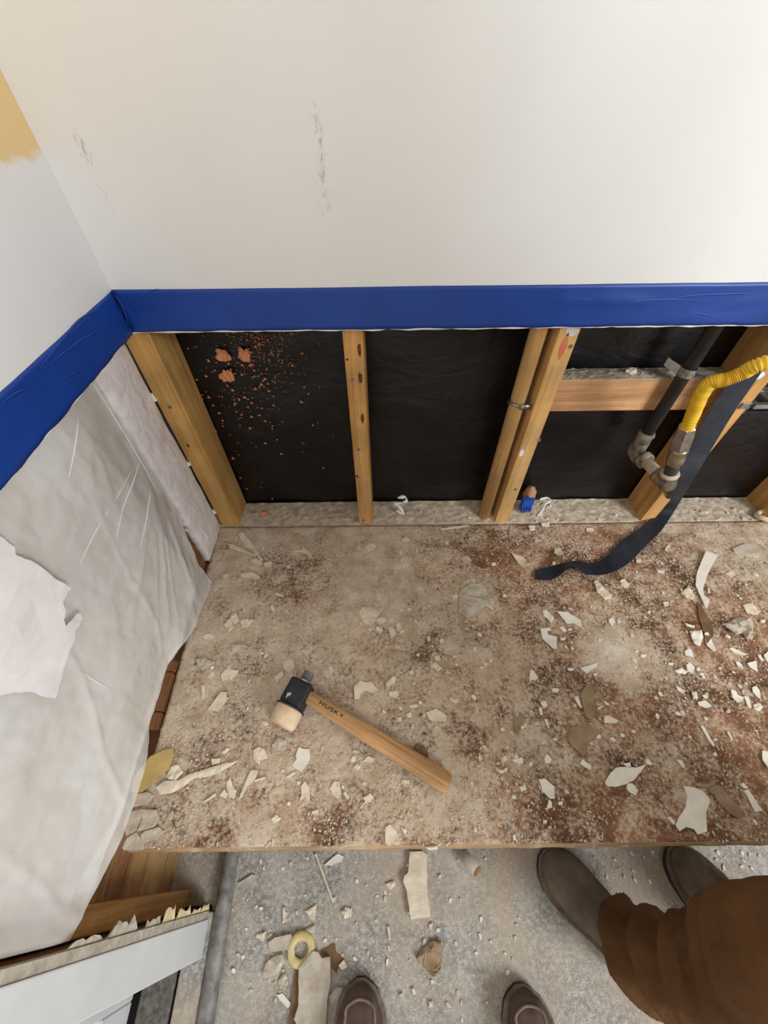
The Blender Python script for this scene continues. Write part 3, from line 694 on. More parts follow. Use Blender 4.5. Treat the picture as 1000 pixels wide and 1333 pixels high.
# ================================================================ HAMMER
h0 = pz(394, 903, ZD+.031); h1 = pz(585, 1021, ZD+.016)
hd = (h1-h0).normalized(); hs = Vector((0, 0, 1)).cross(hd).normalized(); hu = hd.cross(hs).normalized()
ham = empty('mallet', Vector((h0.x, h0.y, ZD)), 'wooden-handled mallet with black head lying on the platform', 'mallet')
Lh = (h1-h0).length; rings = []
for t, a, b in ((0, .011, .010), (.04, .013, .0115), (.12, .0135, .0125), (.3, .0145, .013), (.55, .0165, .0145), (.8, .0180, .0150), (.95, .0178, .0148), (.99, .0165, .0138), (1.0, .0145, .012)):
    c = h0+hd*(Lh*t); rings.append([c+hs*a*math.copysign(abs(math.cos(q))**.8, math.cos(q))+hu*b*math.copysign(abs(math.sin(q))**.8, math.sin(q)) for q in [2*PI*k/24 for k in range(24)]])
bm = bmesh.new(); loft(bm, rings)
# build the handle along local X so the grain follows it
hme = bpy.data.meshes.new('handle'); bmesh.ops.recalc_face_normals(bm, faces=bm.faces[:])
R3 = Matrix((hd, hs, hu)).to_4x4(); bm.transform(R3 @ Matrix.Translation(-h0)); bm.to_mesh(hme); bm.free()
ho = bpy.data.objects.new('handle', hme); COL.objects.link(ho); hme.materials.append(MATS['handle_wood']); ho.parent = ham
for p in hme.polygons: p.use_smooth = True
ho.matrix_local = Matrix.Translation(h0-Vector(ham.location)) @ R3.inverted()
hc = pz(386, 907, ZD+.0335); ha = (pz(372, 935, ZD+.026)-pz(398, 886, ZD+.026)); ha.z = 0; ha.normalize(); hb = Vector((0, 0, 1)).cross(ha)
def rblock(c, l0, l1, w, h, b):
    bm = bmesh.new(); hexa(bm, [c+ha*l+hb*w_*w+Vector((0, 0, z_*h)) for z_ in (-1, 1) for l, w_ in ((l0, -1), (l1, -1), (l1, 1), (l0, 1))]); bev(bm, b, 3); return bm
obj('head', rblock(hc, -.030, .022, .024, .021, .006), 'hammer_black', ham, True)
bm = bmesh.new(); tube(bm, [hc+ha*.0215, hc+ha*.024], [.031, .031], 24); obj('collar', bm, 'hammer_black', ham)
bm = bmesh.new(); q = [(.0235, .028), (.026, .029), (.050, .0275), (.056, .025), (.058, .020)]; tube(bm, [hc+ha*a_-Vector((0, 0, .001)) for a_, r in q], [min(r, .0275) for a_, r in q], 28); obj('striking_face', bm, 'mallet_face', ham, True)
bm = bmesh.new(); tube(bm, [hc-ha*.0295, hc-ha*.0325], .019, 24); obj('washer', bm, 'steel', ham)
bm = bmesh.new(); tube(bm, [hc-ha*(.032+.0013*k) for k in range(17)], [.0108+.0012*(k % 2) for k in range(17)], 14); obj('threaded_stud', bm, 'galv', ham)
bm = bmesh.new(); n = 9; vs = [bm.verts.new(hc+ha*(.004+random.uniform(-.006, .006))+hb*(.004*math.cos(2*PI*k/n))-hb*.010+ha*.006*math.sin(2*PI*k/n)+Vector((0, 0, .0214))) for k in range(n)]; bm.faces.new(vs); obj('paint_fleck', bm, 'grey_chip', ham)
tc = bpy.data.curves.new('lettering', 'FONT'); tc.body = 'HUSKY'; tc.size = .0165; tc.extrude = .0001; tc.align_x = 'LEFT'; tc.align_y = 'CENTER'; tc.space_character = 1.15
to = bpy.data.objects.new('tmp', tc); COL.objects.link(to)
tm = bpy.data.meshes.new_from_object(to.evaluated_get(bpy.context.evaluated_depsgraph_get())); bpy.data.objects.remove(to)
tm.name = 'lettering'
for v in tm.vertices:      # wrap onto the round of the handle
    x, y, z = v.co; v.co = Vector((x, y*.62, z-(y*y*.38)*30*.9))
tp0 = h0+hd*.042+hs*.001+hu*.0139
lo = bpy.data.objects.new('lettering', tm); COL.objects.link(lo); tm.materials.append(MATS['ink']); lo.parent = ham
lo.matrix_local = Matrix.Translation(tp0-Vector(ham.location)) @ Matrix((hd, hs, hu)).transposed().to_4x4()

# ================================================================ CHIPS
def chip(ox, oy, s, pts, mat='plaster_chip', z=ZD, th=.0022, label=None, cat='chip', group=None, name='plaster_chip', curl=0.0, lump=0.0, lift=.0012):
    P = [Vector((ox+x/s, oy+y/s)) for x, y in pts]; out = []
    for k, a in enumerate(P):
        b = P[(k+1) % len(P)]; n = 2 if (b-a).length < 9 else 3
        for i in range(n):
            q = a.lerp(b, i/n); j = .35 if i else 0
            out.append(q+Vector((random.uniform(-j, j), random.uniform(-j, j))))
    W3 = [pz(q.x, q.y, z+lift) for q in out]
    c = sum(W3, Vector())/len(W3); ax = max(W3, key=lambda p: (p-c).length)-c; L_ = max(ax.length, .001); ax = ax/L_
    bm = bmesh.new(); f = bm.faces.new([bm.verts.new(p) for p in W3]); off = random.random()*40; f.normal_update()
    if f.normal.z < 0: f.normal_flip()
    bmesh.ops.triangulate(bm, faces=[f])
    if lump or curl:
        bmesh.ops.subdivide_edges(bm, edges=bm.edges[:], cuts=2, use_grid_fill=True)
    bound = {v for e in bm.edges if e.is_boundary for v in e.verts}
    for v in bm.verts:
        t = (v.co-c).dot(ax)/L_
        dz = curl*t*t+.0006*fb((v.co.x*60, v.co.y*60, off))
        if lump: dz += 0 if v in bound else lump*(.7+.8*fb((v.co.x*90, v.co.y*90, off)))
        v.co.z += th+max(-.0005, dz)
    g = bmesh.ops.extrude_face_region(bm, geom=bm.faces[:])
    for v in [x for x in g['geom'] if isinstance(x, bmesh.types.BMVert)]: v.co.z -= th*(1 if not lump else 1)
    # keep only the skirt and the shell
    o = obj(name, bm, mat)
    if lump:
        pass
    tag(o, label or 'small pale plaster chip lying flat on the dusty platform', cat, group if label else (group or 'small chips on the platform'))
    return o
T1, T2, T3, T4 = (240, 680, 5), (420, 680, 5), (600, 680, 5), (800, 680, 5)
T5, T6, T7, T8 = (200, 800, 5), (400, 800, 5), (600, 800, 5), (800, 800, 5)
Q = 1000/220
T9, T10, T11, T12 = (150, 930, Q), (350, 930, Q), (560, 930, Q), (780, 930, Q)
T13, T14 = (260, 1100, 5), (440, 1100, Q)
PC, PL, GC, TC, BP = 'paint_chip', 'plaster_chip', 'grey_chip', 'tan_chip', 'brown_paper'
# distinctive pieces, one label each
D = [
 (T1, [(355,85),(380,65),(430,120),(515,250),(500,260),(440,180),(400,160),(375,130)], PL, 'long pale splinter fanning out near the corner stud', .004, 0),
 (T1, [(285,145),(330,150),(400,185),(470,215),(465,230),(390,205),(300,170)], PL, 'thin beige splinter crossing towards the long fan splinter', .003, 0),
 (T1, [(365,340),(440,325),(490,350),(495,370),(440,365),(380,358)], PL, 'flat pale sliver below the corner splinters', 0, 0),
 (T1, [(710,200),(740,180),(765,185),(775,160),(800,185),(830,205),(835,225),(815,235),(795,210),(760,195)], PL, 'boomerang-shaped pale chip between the corner stud and slim stud', .003, 0),
 (T2, [(232,575),(265,555),(310,550),(375,590),(350,640),(315,672),(265,655)], PL, 'broad cream chip with dark nail holes beside a heap of crumbs', 0, .003),
 (T2, [(765,45),(850,30),(940,22),(965,30),(850,42),(770,52)], PL, 'long thin splinter lying along the sole plate', .003, 0),
 (T2, [(905,395),(965,375),(1000,395),(1060,420),(1090,520),(1000,600),(930,620),(885,580),(890,480)], GC, 'crumbling greyish plaster clod with splinters on it', 0, .012),
 (T3, [(322,195),(345,210),(400,225),(425,250),(405,270),(420,290),(395,280),(375,270),(350,235)], PL, 'arrow-shaped pale chip pointing at the strap end', .003, 0),
 (T3, [(100,495),(118,480),(110,540),(80,580),(40,625),(30,610),(60,570)], PC, 'curved white sliver resting on the grey plaster clod', .004, 0),
 (T3, [(130,515),(150,518),(215,565),(205,573)], PC, 'needle-thin white sliver beside the grey plaster clod', .002, 0),
 (T3, [(865,385),(885,378),(940,440),(980,470),(975,500),(935,505),(885,455)], PL, 'thick tongue-shaped chip just below the black strap', 0, .003),
 (T3, [(625,585),(690,585),(780,640),(783,690),(740,660),(690,660)], PC, 'bright white wedge chip with a pointed tail', .003, 0),
 (T4, [(580,200),(655,230),(600,350),(575,430),(578,480),(615,510),(600,545),(585,570),(555,480),(525,405),(535,330)], PC, 'long curled white paint strip standing proud of the dust', .010, 0),
 (T4, [(530,520),(560,545),(600,620),(640,680),(640,740),(600,790),(570,700),(545,610)], BP, 'brown paper strip under the curled white paint strip', .003, 0),
 (T4, [(430,460),(480,415),(522,480),(510,505),(460,490)], PL, 'squarish pale chip beside the curled white paint strip', 0, .002),
 (T4, [(765,175),(850,140),(930,160),(940,200),(850,215),(780,200)], GC, 'flat dusty grey flake near the sole plate', 0, 0),
 (T8, [(690,65),(720,60),(750,45),(800,25),(870,30),(890,60),(897,160),(850,155),(830,120),(790,135),(740,95)], GC, 'chunky grey plaster lump with a white broken rim', .006, .006),
 (T8, [(580,125),(600,120),(640,190),(660,235),(640,245),(600,205)], PC, 'white spear-shaped chip leaning against the brown paper strip', .004, 0),
 (T8, [(490,110),(560,105),(575,150),(550,210),(510,190)], PC, 'ragged white chip beside the spear-shaped chip', .003, .002),
 (T8, [(740,225),(760,218),(865,262),(840,270),(780,250)], PC, 'slim white sliver below the chunky grey lump', .003, 0),
 (T8, [(755,490),(785,500),(800,525),(840,540),(830,560),(790,580),(765,545)], PC, 'jagged white chip casting a dark gap beneath its tail', .004, 0),
 (T5, [(275,290),(330,280),(405,310),(390,330),(320,365),(290,335)], GC, 'beige wedge of plaster near the ledger board', 0, .004),
 (T5, [(440,395),(480,355),(555,365),(545,395),(490,415),(450,435)], PL, 'frilled cream flake between the ledger board and mallet', 0, 0),
 (T5, [(385,580),(440,505),(475,505),(480,560),(420,635),(355,620)], PL, 'leaf-like cream chip beside the ledger board', 0, 0),
 (T5, [(510,200),(560,185),(640,215),(620,245),(510,250)], GC, 'split beige flake with a crack along its middle', 0, .003),
 (T6, [(305,470),(350,430),(380,445),(420,440),(465,495),(430,515),(375,500),(350,520),(340,555),(310,555)], PL, 'cream flake notched like a puzzle piece beside the mallet handle', .002, 0),
 (T6, [(510,455),(560,400),(580,410),(570,450),(520,475)], PL, 'teardrop-shaped cream chip beside the puzzle-like flake', 0, .002),
 (T7, [(515,95),(575,85),(585,105),(560,110),(570,135),(620,145),(625,230),(600,225),(560,185),(530,155)], PC, 'bright white S-shaped flake on bare brown wood', .002, 0),
 (T7, [(775,520),(820,450),(855,480),(870,600),(880,660),(850,690),(810,670),(790,590)], TC, 'brown tongue-shaped flake with a pale rim', .003, 0),
 (T9, [(105,450),(110,385),(160,310),(210,250),(290,215),(350,200),(350,230),(330,320),(290,345),(250,375),(220,410),(170,455),(120,470)], 'yellow_chip', 'ochre yellow painted flake at the edge of the platform', .004, 0),
 (T9, [(305,370),(340,305),(375,292),(405,340),(360,390),(320,385)], PL, 'rounded grey chip beside the ochre yellow flake', 0, .003),
 (T9, [(245,430),(300,395),(380,390),(440,355),(540,325),(640,295),(735,275),(680,310),(600,355),(540,372),(470,380),(400,430),(340,465),(270,475)], PL, 'long tapering horn-shaped cream strip', .003, .001),
 (T9, [(820,210),(850,190),(885,205),(905,260),(860,275),(855,300),(820,265)], PL, 'tooth-shaped pale chip below the mallet head', 0, .002),
 (T9, [(800,340),(815,330),(850,335),(835,375),(780,430),(755,490),(735,505),(745,470)], PL, 'narrow crooked strip below the tooth-shaped chip', .003, 0),
 (T10, [(140,300),(165,265),(160,240),(180,195),(205,205),(240,205),(245,265),(225,300),(190,340),(155,320)], PC, 'shield-shaped white chip below the mallet head', 0, 0),
 (T10, [(20,180),(60,140),(105,150),(105,200),(60,235),(20,235)], GC, 'round beige plaster lump below the striking face', 0, .004),
 (T10, [(850,215),(870,175),(920,185),(945,235),(940,270),(880,240)], BP, 'dark brown wood scrap against the mallet handle', 0, .002),
 (T11, [(640,385),(680,380),(735,430),(735,500),(710,500),(665,455)], PC, 'white chip shaped like a half moon near the platform front', .002, 0),
 (T11, [(808,130),(820,90),(880,65),(950,75),(995,105),(950,160),(925,195),(905,250),(870,215),(830,180)], TC, 'tan fan-shaped flake lying on dark wood', .003, 0),
 (T11, [(490,20),(530,-10),(550,0),(550,60),(530,80),(520,120),(500,100),(495,60)], TC, 'tan tooth-shaped flake in scattered crumbs', 0, .001),
 (T12, [(30,405),(65,345),(100,315),(160,312),(220,315),(275,295),(240,345),(205,390),(150,415),(95,430),(45,425)], PC, 'smooth leaf-shaped white chip with a pointed tip', .003, 0),
 (T12, [(495,425),(545,430),(600,450),(640,490),(648,520),(630,580),(635,695),(580,710),(560,680),(510,665),(470,690),(445,655),(470,605),(510,550),(520,490)], PC, 'big hourglass-shaped white chip near the front edge', .003, 0),
 (T12, [(640,440),(680,420),(720,415),(760,480),(820,545),(850,600),(820,620),(760,580),(690,510),(675,475),(645,470)], TC, 'tan folded paper scrap beside the hourglass-shaped chip', .004, .003),
 (T12, [(855,450),(880,445),(965,570),(920,578)], PC, 'narrow white bar-shaped chip beside the tan folded scrap', 0, 0),
 (T12, [(595,70),(610,68),(680,180),(670,192)], PC, 'thin white stick-like sliver on dark wood', .002, 0),
 (T12, [(28,10),(60,8),(115,40),(100,55),(28,50)], PC, 'blocky white chip beside the tan fan-shaped flake', 0, .003),
 (T12, [(960,215),(990,222),(1020,300),(1000,325),(965,270)], PC, 'pointed white chip near the stick-like sliver', .002, 0),
]
for t, pts, mt, lab, cu, lu in D: chip(*t, pts, mt, label=lab, curl=cu, lump=lu, th=.0020 if mt == PC else .0026)
G = [
 (T1, PL, [[(430,245),(470,235),(510,265),(500,285),(450,270)], [(520,265),(570,255),(570,285),(545,302),(522,290)], [(300,605),(340,590),(360,640),(325,668),(308,645)], [(560,545),(580,540),(600,585),(570,578)], [(595,455),(650,480),(650,492),(600,475)], [(510,160),(525,165),(525,190),(512,188)], [(665,285),(690,278),(690,300),(672,303)], [(765,70),(785,66),(785,82),(768,82)], [(250,345),(290,335),(290,365),(260,370)]]),
 (T2, PL, [[(275,155),(320,132),(352,150),(330,180),(290,190)], [(515,110),(545,95),(570,115),(550,130),(520,128)], [(495,190),(515,190),(522,212),(502,215)], [(505,240),(530,235),(532,255),(510,258)], [(510,270),(535,262),(540,295),(520,303)], [(335,300),(355,288),(372,300),(352,314)], [(350,470),(370,460),(380,490),(355,498)], [(220,160),(240,150),(255,178),(230,182)], [(605,180),(620,172),(622,195),(608,197)], [(795,130),(815,122),(818,142),(800,146)], [(840,480),(870,465),(882,490),(850,502)]]),
 (T3, PC, [[(530,575),(555,570),(580,600),(605,620),(590,660),(565,630),(535,610)], [(440,25),(480,20),(485,50),(450,55)], [(520,5),(575,0),(575,30),(530,25)], [(960,635),(990,620),(1000,650),(980,680)], [(195,265),(220,260),(230,280),(205,285)], [(270,475),(295,470),(295,488),(275,488)], [(815,40),(860,35),(862,55),(820,58)]]),
 (T3, GC, [[(610,175),(640,165),(672,205),(650,215),(605,200)], [(5,225),(45,215),(70,250),(50,275),(15,265)]]),
 (T4, PL, [[(830,540),(890,525),(945,580),(930,605),(860,590)], [(35,375),(65,368),(95,410),(80,430),(40,410)], [(270,310),(325,315),(320,335),(280,325)], [(720,335),(760,320),(790,340),(760,360)], [(325,180),(350,145),(365,150),(340,190)], [(600,430),(615,425),(622,460),(606,462)], [(315,520),(350,515),(350,545),(325,548)], [(140,245),(170,240),(175,262),(145,265)]]),
 (T5, PL, [[(500,10),(530,0),(560,40),(525,65)], [(320,135),(370,125),(400,145),(370,175),(330,165)], [(840,310),(910,290),(920,345),(880,385),(845,350)], [(310,465),(335,455),(335,520),(315,550)], [(565,40),(610,25),(635,55),(610,85),(575,85)], [(460,65),(500,20),(525,85),(490,115)], [(355,400),(395,370),(400,400),(370,425)], [(785,410),(840,365),(850,390),(800,450)]]),
 (T6, PL, [[(530,505),(590,500),(595,530),(575,550),(535,530)], [(530,85),(560,80),(580,125),(550,160),(535,130)], [(580,60),(605,50),(615,100),(590,115)], [(825,275),(860,265),(870,300),(840,305)], [(800,330),(830,315),(880,350),(850,375)], [(860,165),(885,155),(895,180),(865,195)], [(660,370),(690,360),(695,390),(670,395)], [(660,590),(715,585),(720,605),(670,612)], [(645,650),(670,635),(685,655),(665,672)], [(940,555),(975,545),(990,570),(960,585)], [(770,640),(840,615),(910,660),(900,700),(800,690)], [(710,260),(730,255),(735,272),(715,275)], [(780,145),(800,140),(805,170),(785,175)], [(440,35),(490,20),(520,40),(480,70)], [(535,30),(560,25),(565,55),(540,60)]]),
 (T7, PC, [[(450,370),(465,360),(500,410),(490,430),(460,425),(450,455),(447,410)], [(640,85),(660,78),(690,105),(670,118)], [(645,155),(680,150),(680,165),(655,170)], [(960,45),(990,25),(1000,60),(980,80)], [(515,570),(550,560),(565,590),(540,615)], [(505,610),(525,610),(535,655),(515,655)], [(595,480),(640,485),(630,510),(600,505)], [(690,350),(730,350),(735,365),(705,368)], [(775,350),(840,330),(890,315),(880,345),(820,385)], [(735,535),(760,530),(790,610),(770,600)], [(885,610),(920,590),(930,600),(895,620)], [(860,385),(890,380),(885,400),(865,402)], [(720,210),(735,220),(730,235),(720,228)]]),
 (T8, PC, [[(455,240),(480,225),(500,235),(515,285),(480,270),(460,265)], [(465,330),(490,315),(520,345),(510,385),(475,370)], [(385,365),(430,348),(470,375),(460,390),(400,378)], [(840,530),(870,535),(890,605),(870,610)], [(895,475),(920,465),(940,490),(950,550),(925,535),(900,505)], [(900,590),(935,575),(965,600),(940,630),(905,615)], [(785,310),(810,308),(840,350),(800,335)], [(860,320),(920,300),(930,375),(880,345)], [(395,465),(415,470),(460,500),(440,515),(410,495)], [(540,570),(590,560),(630,600),(600,610),(550,595)], [(930,265),(950,265),(970,300),(955,305)], [(970,265),(1000,240),(1000,310),(985,300)], [(165,258),(205,258),(200,278),(170,280)], [(500,505),(530,500),(540,550),(510,545)], [(530,345),(550,345),(552,365),(535,368)], [(945,35),(980,38),(975,55),(950,52)], [(350,315),(385,318),(380,332),(352,330)], [(455,55),(520,75),(515,88),(470,75)]]),
 (T9, PL, [[(660,400),(685,370),(695,420),(720,450),(705,500),(675,490),(665,450)], [(620,480),(645,440),(670,470),(655,500)], [(525,515),(595,465),(598,480),(535,525)], [(920,620),(955,590),(985,615),(945,645)], [(630,225),(665,195),(680,205),(645,238)], [(570,265),(625,260),(620,290),(575,298)], [(870,40),(900,38),(915,60),(885,68)], [(820,390),(890,370),(892,382),(830,402)]]),
 (T10, PL, [[(105,370),(150,340),(160,355),(115,382)], [(190,430),(215,395),(240,430),(245,490),(230,520),(215,490),(180,525),(195,470)], [(360,440),(390,395),(415,400),(430,470),(410,500),(380,480)], [(440,465),(455,458),(480,495),(465,503)], [(555,495),(585,480),(600,465),(620,490),(600,520),(565,530),(550,560),(540,550),(570,515)], [(555,280),(590,245),(630,265),(610,290)], [(500,310),(520,290),(545,310),(525,335)], [(925,785),(1000,775),(1000,800),(950,803)], [(690,670),(720,650),(760,700),(720,780),(690,760)], [(780,665),(815,680),(810,730),(795,700)], [(255,575),(295,565),(290,590),(260,592)], [(790,385),(830,390),(835,415),(800,412)], [(815,5),(845,2),(848,20),(822,22)], [(755,20),(785,15),(788,40),(760,42)]]),
 (T11, PC, [[(690,565),(700,505),(720,520),(722,550)], [(885,290),(900,265),(955,310),(950,330),(910,310)], [(675,260),(690,235),(718,265),(710,290),(680,290)], [(480,270),(545,255),(550,290),(525,295)], [(428,255),(445,245),(455,270),(440,280)], [(258,675),(270,665),(278,690),(262,695)], [(488,720),(500,710),(512,745),(492,745)], [(668,625),(690,625),(688,645),(670,645)], [(525,430),(560,415),(570,445),(540,460)], [(755,520),(780,515),(782,535),(760,538)], [(405,330),(435,328),(438,348),(412,350)], [(725,145),(748,138),(750,152),(732,158)], [(930,130),(945,128),(942,148),(932,146)], [(675,30),(690,28),(705,80),(698,82)]]),
 (T11, TC, [[(690,370),(720,360),(750,400),(735,420),(700,390)]]),
 (T12, PC, [[(160,440),(165,410),(195,408),(230,450),(215,480),(185,465)], [(830,410),(850,405),(880,435),(860,440)], [(455,268),(480,268),(508,310),(495,320)], [(272,265),(290,265),(318,295),(300,302),(275,290)], [(145,290),(180,285),(188,310),(160,308)], [(62,140),(80,135),(102,158),(85,165)], [(755,105),(768,105),(788,148),(778,150)], [(400,610),(420,605),(450,640),(440,655)], [(668,230),(685,222),(697,245),(680,250)], [(125,115),(150,118),(145,135),(130,134)], [(905,625),(920,622),(935,650),(925,655)]]),
]
AREA = {T1: 'near the corner stud', T2: 'near the foot of the slim stud', T3: 'around the end of the black strap', T4: 'around the curled white paint strip', T5: 'between the ledger board and the mallet', T6: 'beyond the mallet handle', T7: 'around the S-shaped white flake', T8: 'around the chunky grey lump', T9: 'around the horn-shaped cream strip', T10: 'below the mallet handle', T11: 'around the half-moon white chip', T12: 'around the leaf and hourglass chips'}
ngen = 0
for t, mt, L_ in G:
    for pts in L_:
        lab = ('small white paint chip ' if mt == PC else 'small cream plaster chip ')+AREA[t]; grp = 'small chips '+AREA[t]
        if mt == TC: lab = 'small tan flake tucked behind the half-moon white chip'
        elif mt == GC: lab = 'small greyish plaster flake on bare brown wood'
        chip(*t, pts, mt, label=lab, group='grey flakes on the platform' if mt == GC else grp, lump=random.choice((0, 0, .0015, .002)), th=random.uniform(.0014, .0026)); ngen += 1
# cracked crust at the front left corner
for pts in ([(55,650),(80,580),(160,560),(160,620),(125,690),(70,720)], [(150,560),(250,565),(265,610),(240,665),(180,685),(135,690),(165,620)], [(45,790),(75,730),(130,695),(175,760),(180,800),(60,805)], [(150,720),(180,690),(260,665),(295,690),(250,740),(170,760)], [(100,475),(200,460),(230,480),(190,530),(110,550)]):
    cx = sum(p[0] for p in pts)/len(pts); cy = sum(p[1] for p in pts)/len(pts)
    pts = [(cx+(x-cx)*.985, cy+(y-cy)*.985) for x, y in pts]
    chip(*T9, pts, 'crust', label='cracked slab of grey plaster crust at the platform corner', group='crust slabs at the platform corner', name='plaster_crust', th=.003, lump=.0004)
# random small crumbs: individuals sharing meshes
rg = random.Random(11); var = []
for k in range(10):
    bm = bmesh.new(); n = rg.randint(5, 7); a0 = rg.random()*6
    ringp = [Vector((math.cos(a0+2*PI*i/n)*rg.uniform(.55, 1.1), math.sin(a0+2*PI*i/n)*rg.uniform(.55, 1.1), 0)) for i in range(n)]
    loft(bm, [ringp, [p*.82+Vector((0, 0, rg.uniform(.28, .55))) for p in ringp]])
    me = bpy.data.meshes.new('crumb'); bmesh.ops.recalc_face_normals(bm, faces=bm.faces[:]); bm.to_mesh(me); bm.free(); me.materials.append(MATS['paint_chip' if k % 2 else 'plaster_chip']); var.append(me)
def crumb(x, y, z, r, label, group):
    o = bpy.data.objects.new('plaster_crumb', rg.choice(var)); COL.objects.link(o); p = pz(x, y, z); o.location = p
    o.scale = (r*rg.uniform(.7, 1.5), r*rg.uniform(.6, 1.1), r*rg.uniform(.5, 1.2)); o.rotation_euler = (0, 0, rg.random()*6.28)
    tag(o, label, 'crumb', group)
clusters = [(505, 805, 26, 34), (590, 850, 22, 22), (820, 845, 24, 14), (900, 900, 36, 16), (690, 960, 38, 22), (640, 1000, 30, 10), (310, 700, 26, 8), (300, 850, 40, 14), (430, 1000, 50, 12), (560, 930, 40, 14), (730, 820, 40, 12), (960, 780, 30, 12), (760, 940, 30, 12), (700, 690, 20, 10), (940, 930, 45, 12), (860, 760, 40, 14)]
CN = ['beside the cream chip with nail holes', 'beside the grey plaster clod', 'in the white powder patch', 'around the spear-shaped chip', 'around the tan tooth-shaped flake', 'near the end of the mallet handle', 'near the corner splinters', 'near the ledger board', 'below the mallet handle', 'around the teardrop-shaped chip', 'around the S-shaped flake', 'around the squarish pale chip', 'around the tan fan-shaped flake', 'at the foot of the red-stained stud', 'around the jagged white chip', 'around the curled white paint strip']
for (x, y, r, n), cn in zip(clusters, CN):
    for k in range(n):
        a, b = rg.gauss(x, r), rg.gauss(y, r*.7)
        if b < 692 or b > 1098 or a > 995: continue
        q = pz(a, b, ZD)
        if q.x < edge_x(q.y)+.012: continue
        crumb(a, b, ZD+.0015, rg.uniform(.0035, .0065), 'tiny plaster crumb '+cn, 'tiny crumbs '+cn)
# fine grit: nobody could count it
bm = bmesh.new(); rg2 = random.Random(5); cnt = 0
while cnt < 17000:
    x = rg2.uniform(-.47, 1.0); y = rg2.uniform(-.008, .69)
    if x < edge_x(y)+.006: continue
    p = Vector((x, y, ZD)); dd = fb((x*9, y*9, 3)); 
    if dd+rg2.gauss(0, .25) < -.05: continue
    r = rg2.choice((.0006, .0008, .001, .0013, .0016, .0020, .0028)); a0 = rg2.random()*6.28; st = rg2.uniform(.9, 1.6)
    ca, sa = math.cos(a0), math.sin(a0)
    vs = [bm.verts.new((x+(a_*ca*st-b_*sa)*r, y+(a_*sa*st+b_*ca)*r, ZD+.0012+c_*r*.35)) for a_, b_, c_ in ((1, .1, 0), (-.6, .8, 0), (-.7, -.8, 0), (.0, .1, 1.3))]
    for f in ((0, 1, 3), (1, 2, 3), (2, 0, 3)): bm.faces.new([vs[i] for i in f])
    cnt += 1
tag(obj('plaster_grit', bm, 'crumbs'), 'fine plaster grit scattered over the wooden platform', 'grit', kind='stuff')
# bits heaped on the sole plate by the blue clip
for k in range(16):
    x, y = rg.gauss(708, 12), rg.gauss(667, 7)
    crumb(x, min(679, y), ZD+.004, rg.uniform(.004, .008), 'small plaster crumb heaped beside the blue clip', 'crumbs beside the blue clip')
for k in range(26):
    x, y = rg.uniform(760, 985), rg.uniform(660, 678)
    if 815 < x < 885: continue
    crumb(x, y, ZD+.003, rg.uniform(.004, .008), 'plaster crumb on the sole plate below the gas line', 'crumbs on the right of the sole plate')
for k in range(12):
    crumb(rg.uniform(500, 625), rg.uniform(664, 680), ZD+.003, rg.uniform(.003, .007), 'plaster crumb on the sole plate between slim stud and conduit', 'crumbs on the middle of the sole plate')
p = pz(822, 483, .838); blob('plaster_nugget', p, .011, 'plaster_chip', 'pale plaster nugget lying on the wood blocking', 'nugget', (1.2, .8, .5), .5)

# ================================================================ FLOOR DEBRIS
def fchip(t, pts, mat, label, name='plaster_chip', cat='chip', th=.003, lump=0, curl=0, group=None): return chip(*t, pts, mat, z=0.0, th=th, label=label, cat=cat, name=name, lump=lump, curl=curl, group=group, lift=.0008)
fchip(T13, [(650,790),(690,745),(740,685),(775,690),(800,730),(850,720),(855,880),(835,1000),(825,1165),(815,1400),(630,1400),(640,1165),(620,1120),(650,1030),(650,900)], GC, 'long plank of broken plasterboard beside the boot', 'plasterboard_strip', 'board', .012, .001)
fchip(T13, [(596,1000),(630,800),(648,790),(644,900),(644,1020),(612,1110),(625,1165),(620,1300),(570,1300)], BP, 'brown paper edge along the long plasterboard plank', 'paper_strip', 'paper', .004)
fchip(T13, [(450,630),(490,600),(600,575),(605,600),(590,675),(500,690),(465,685)], GC, 'rectangular grey board scrap beside the yellow ring', 'board_scrap', 'board', .008)
fchip(T13, [(410,830),(450,740),(540,700),(560,750),(530,800),(500,905),(440,885)], GC, 'ragged grey plasterboard chunk below the rectangular scrap', 'plaster_chunk', 'chunk', .006, .004)
fchip(T13, [(665,560),(750,515),(755,590),(735,650),(700,590)], GC, 'angular grey chip above the yellow ring', lump=.002)
fchip(T13, [(500,975),(540,962),(598,1030),(575,1062)], PC, 'small white rectangular chip on the concrete floor', th=.003)
fchip(T13, [(905,780),(940,745),(960,790),(930,810)], PL, 'cream triangular chip on brown paper by the boot', th=.006)
fchip(T13, [(840,980),(900,915),(935,930),(900,1030),(850,1055)], GC, 'oval grey chip wedged beside the boot toe', lump=.003)
fchip(T13, [(790,690),(880,640),(890,700),(940,740),(890,830),(860,800),(858,715),(810,722)], BP, 'torn brown paper corner by the long plasterboard plank', 'paper_scrap', 'paper', .002)
fchip(T13, [(810,130),(900,55),(940,75),(920,110),(850,130)], PC, 'white triangular flake near the nail', th=.003)
fchip(T13, [(920,430),(960,405),(990,410),(985,470),(940,480)], PL, 'round pale chip near the point of the nail', lump=.003)
fchip(T13, [(205,170),(215,70),(250,80),(250,230),(215,245)], GC, 'long grey flake beside the threshold nosing', th=.004)
fchip(T13, [(250,250),(345,190),(365,195),(330,260)], GC, 'slanting grey flake near the threshold nosing', th=.004)
fchip(T13, [(510,880),(560,820),(580,890),(550,950),(520,930)], GC, 'small grey shard below the ragged chunk', lump=.003)
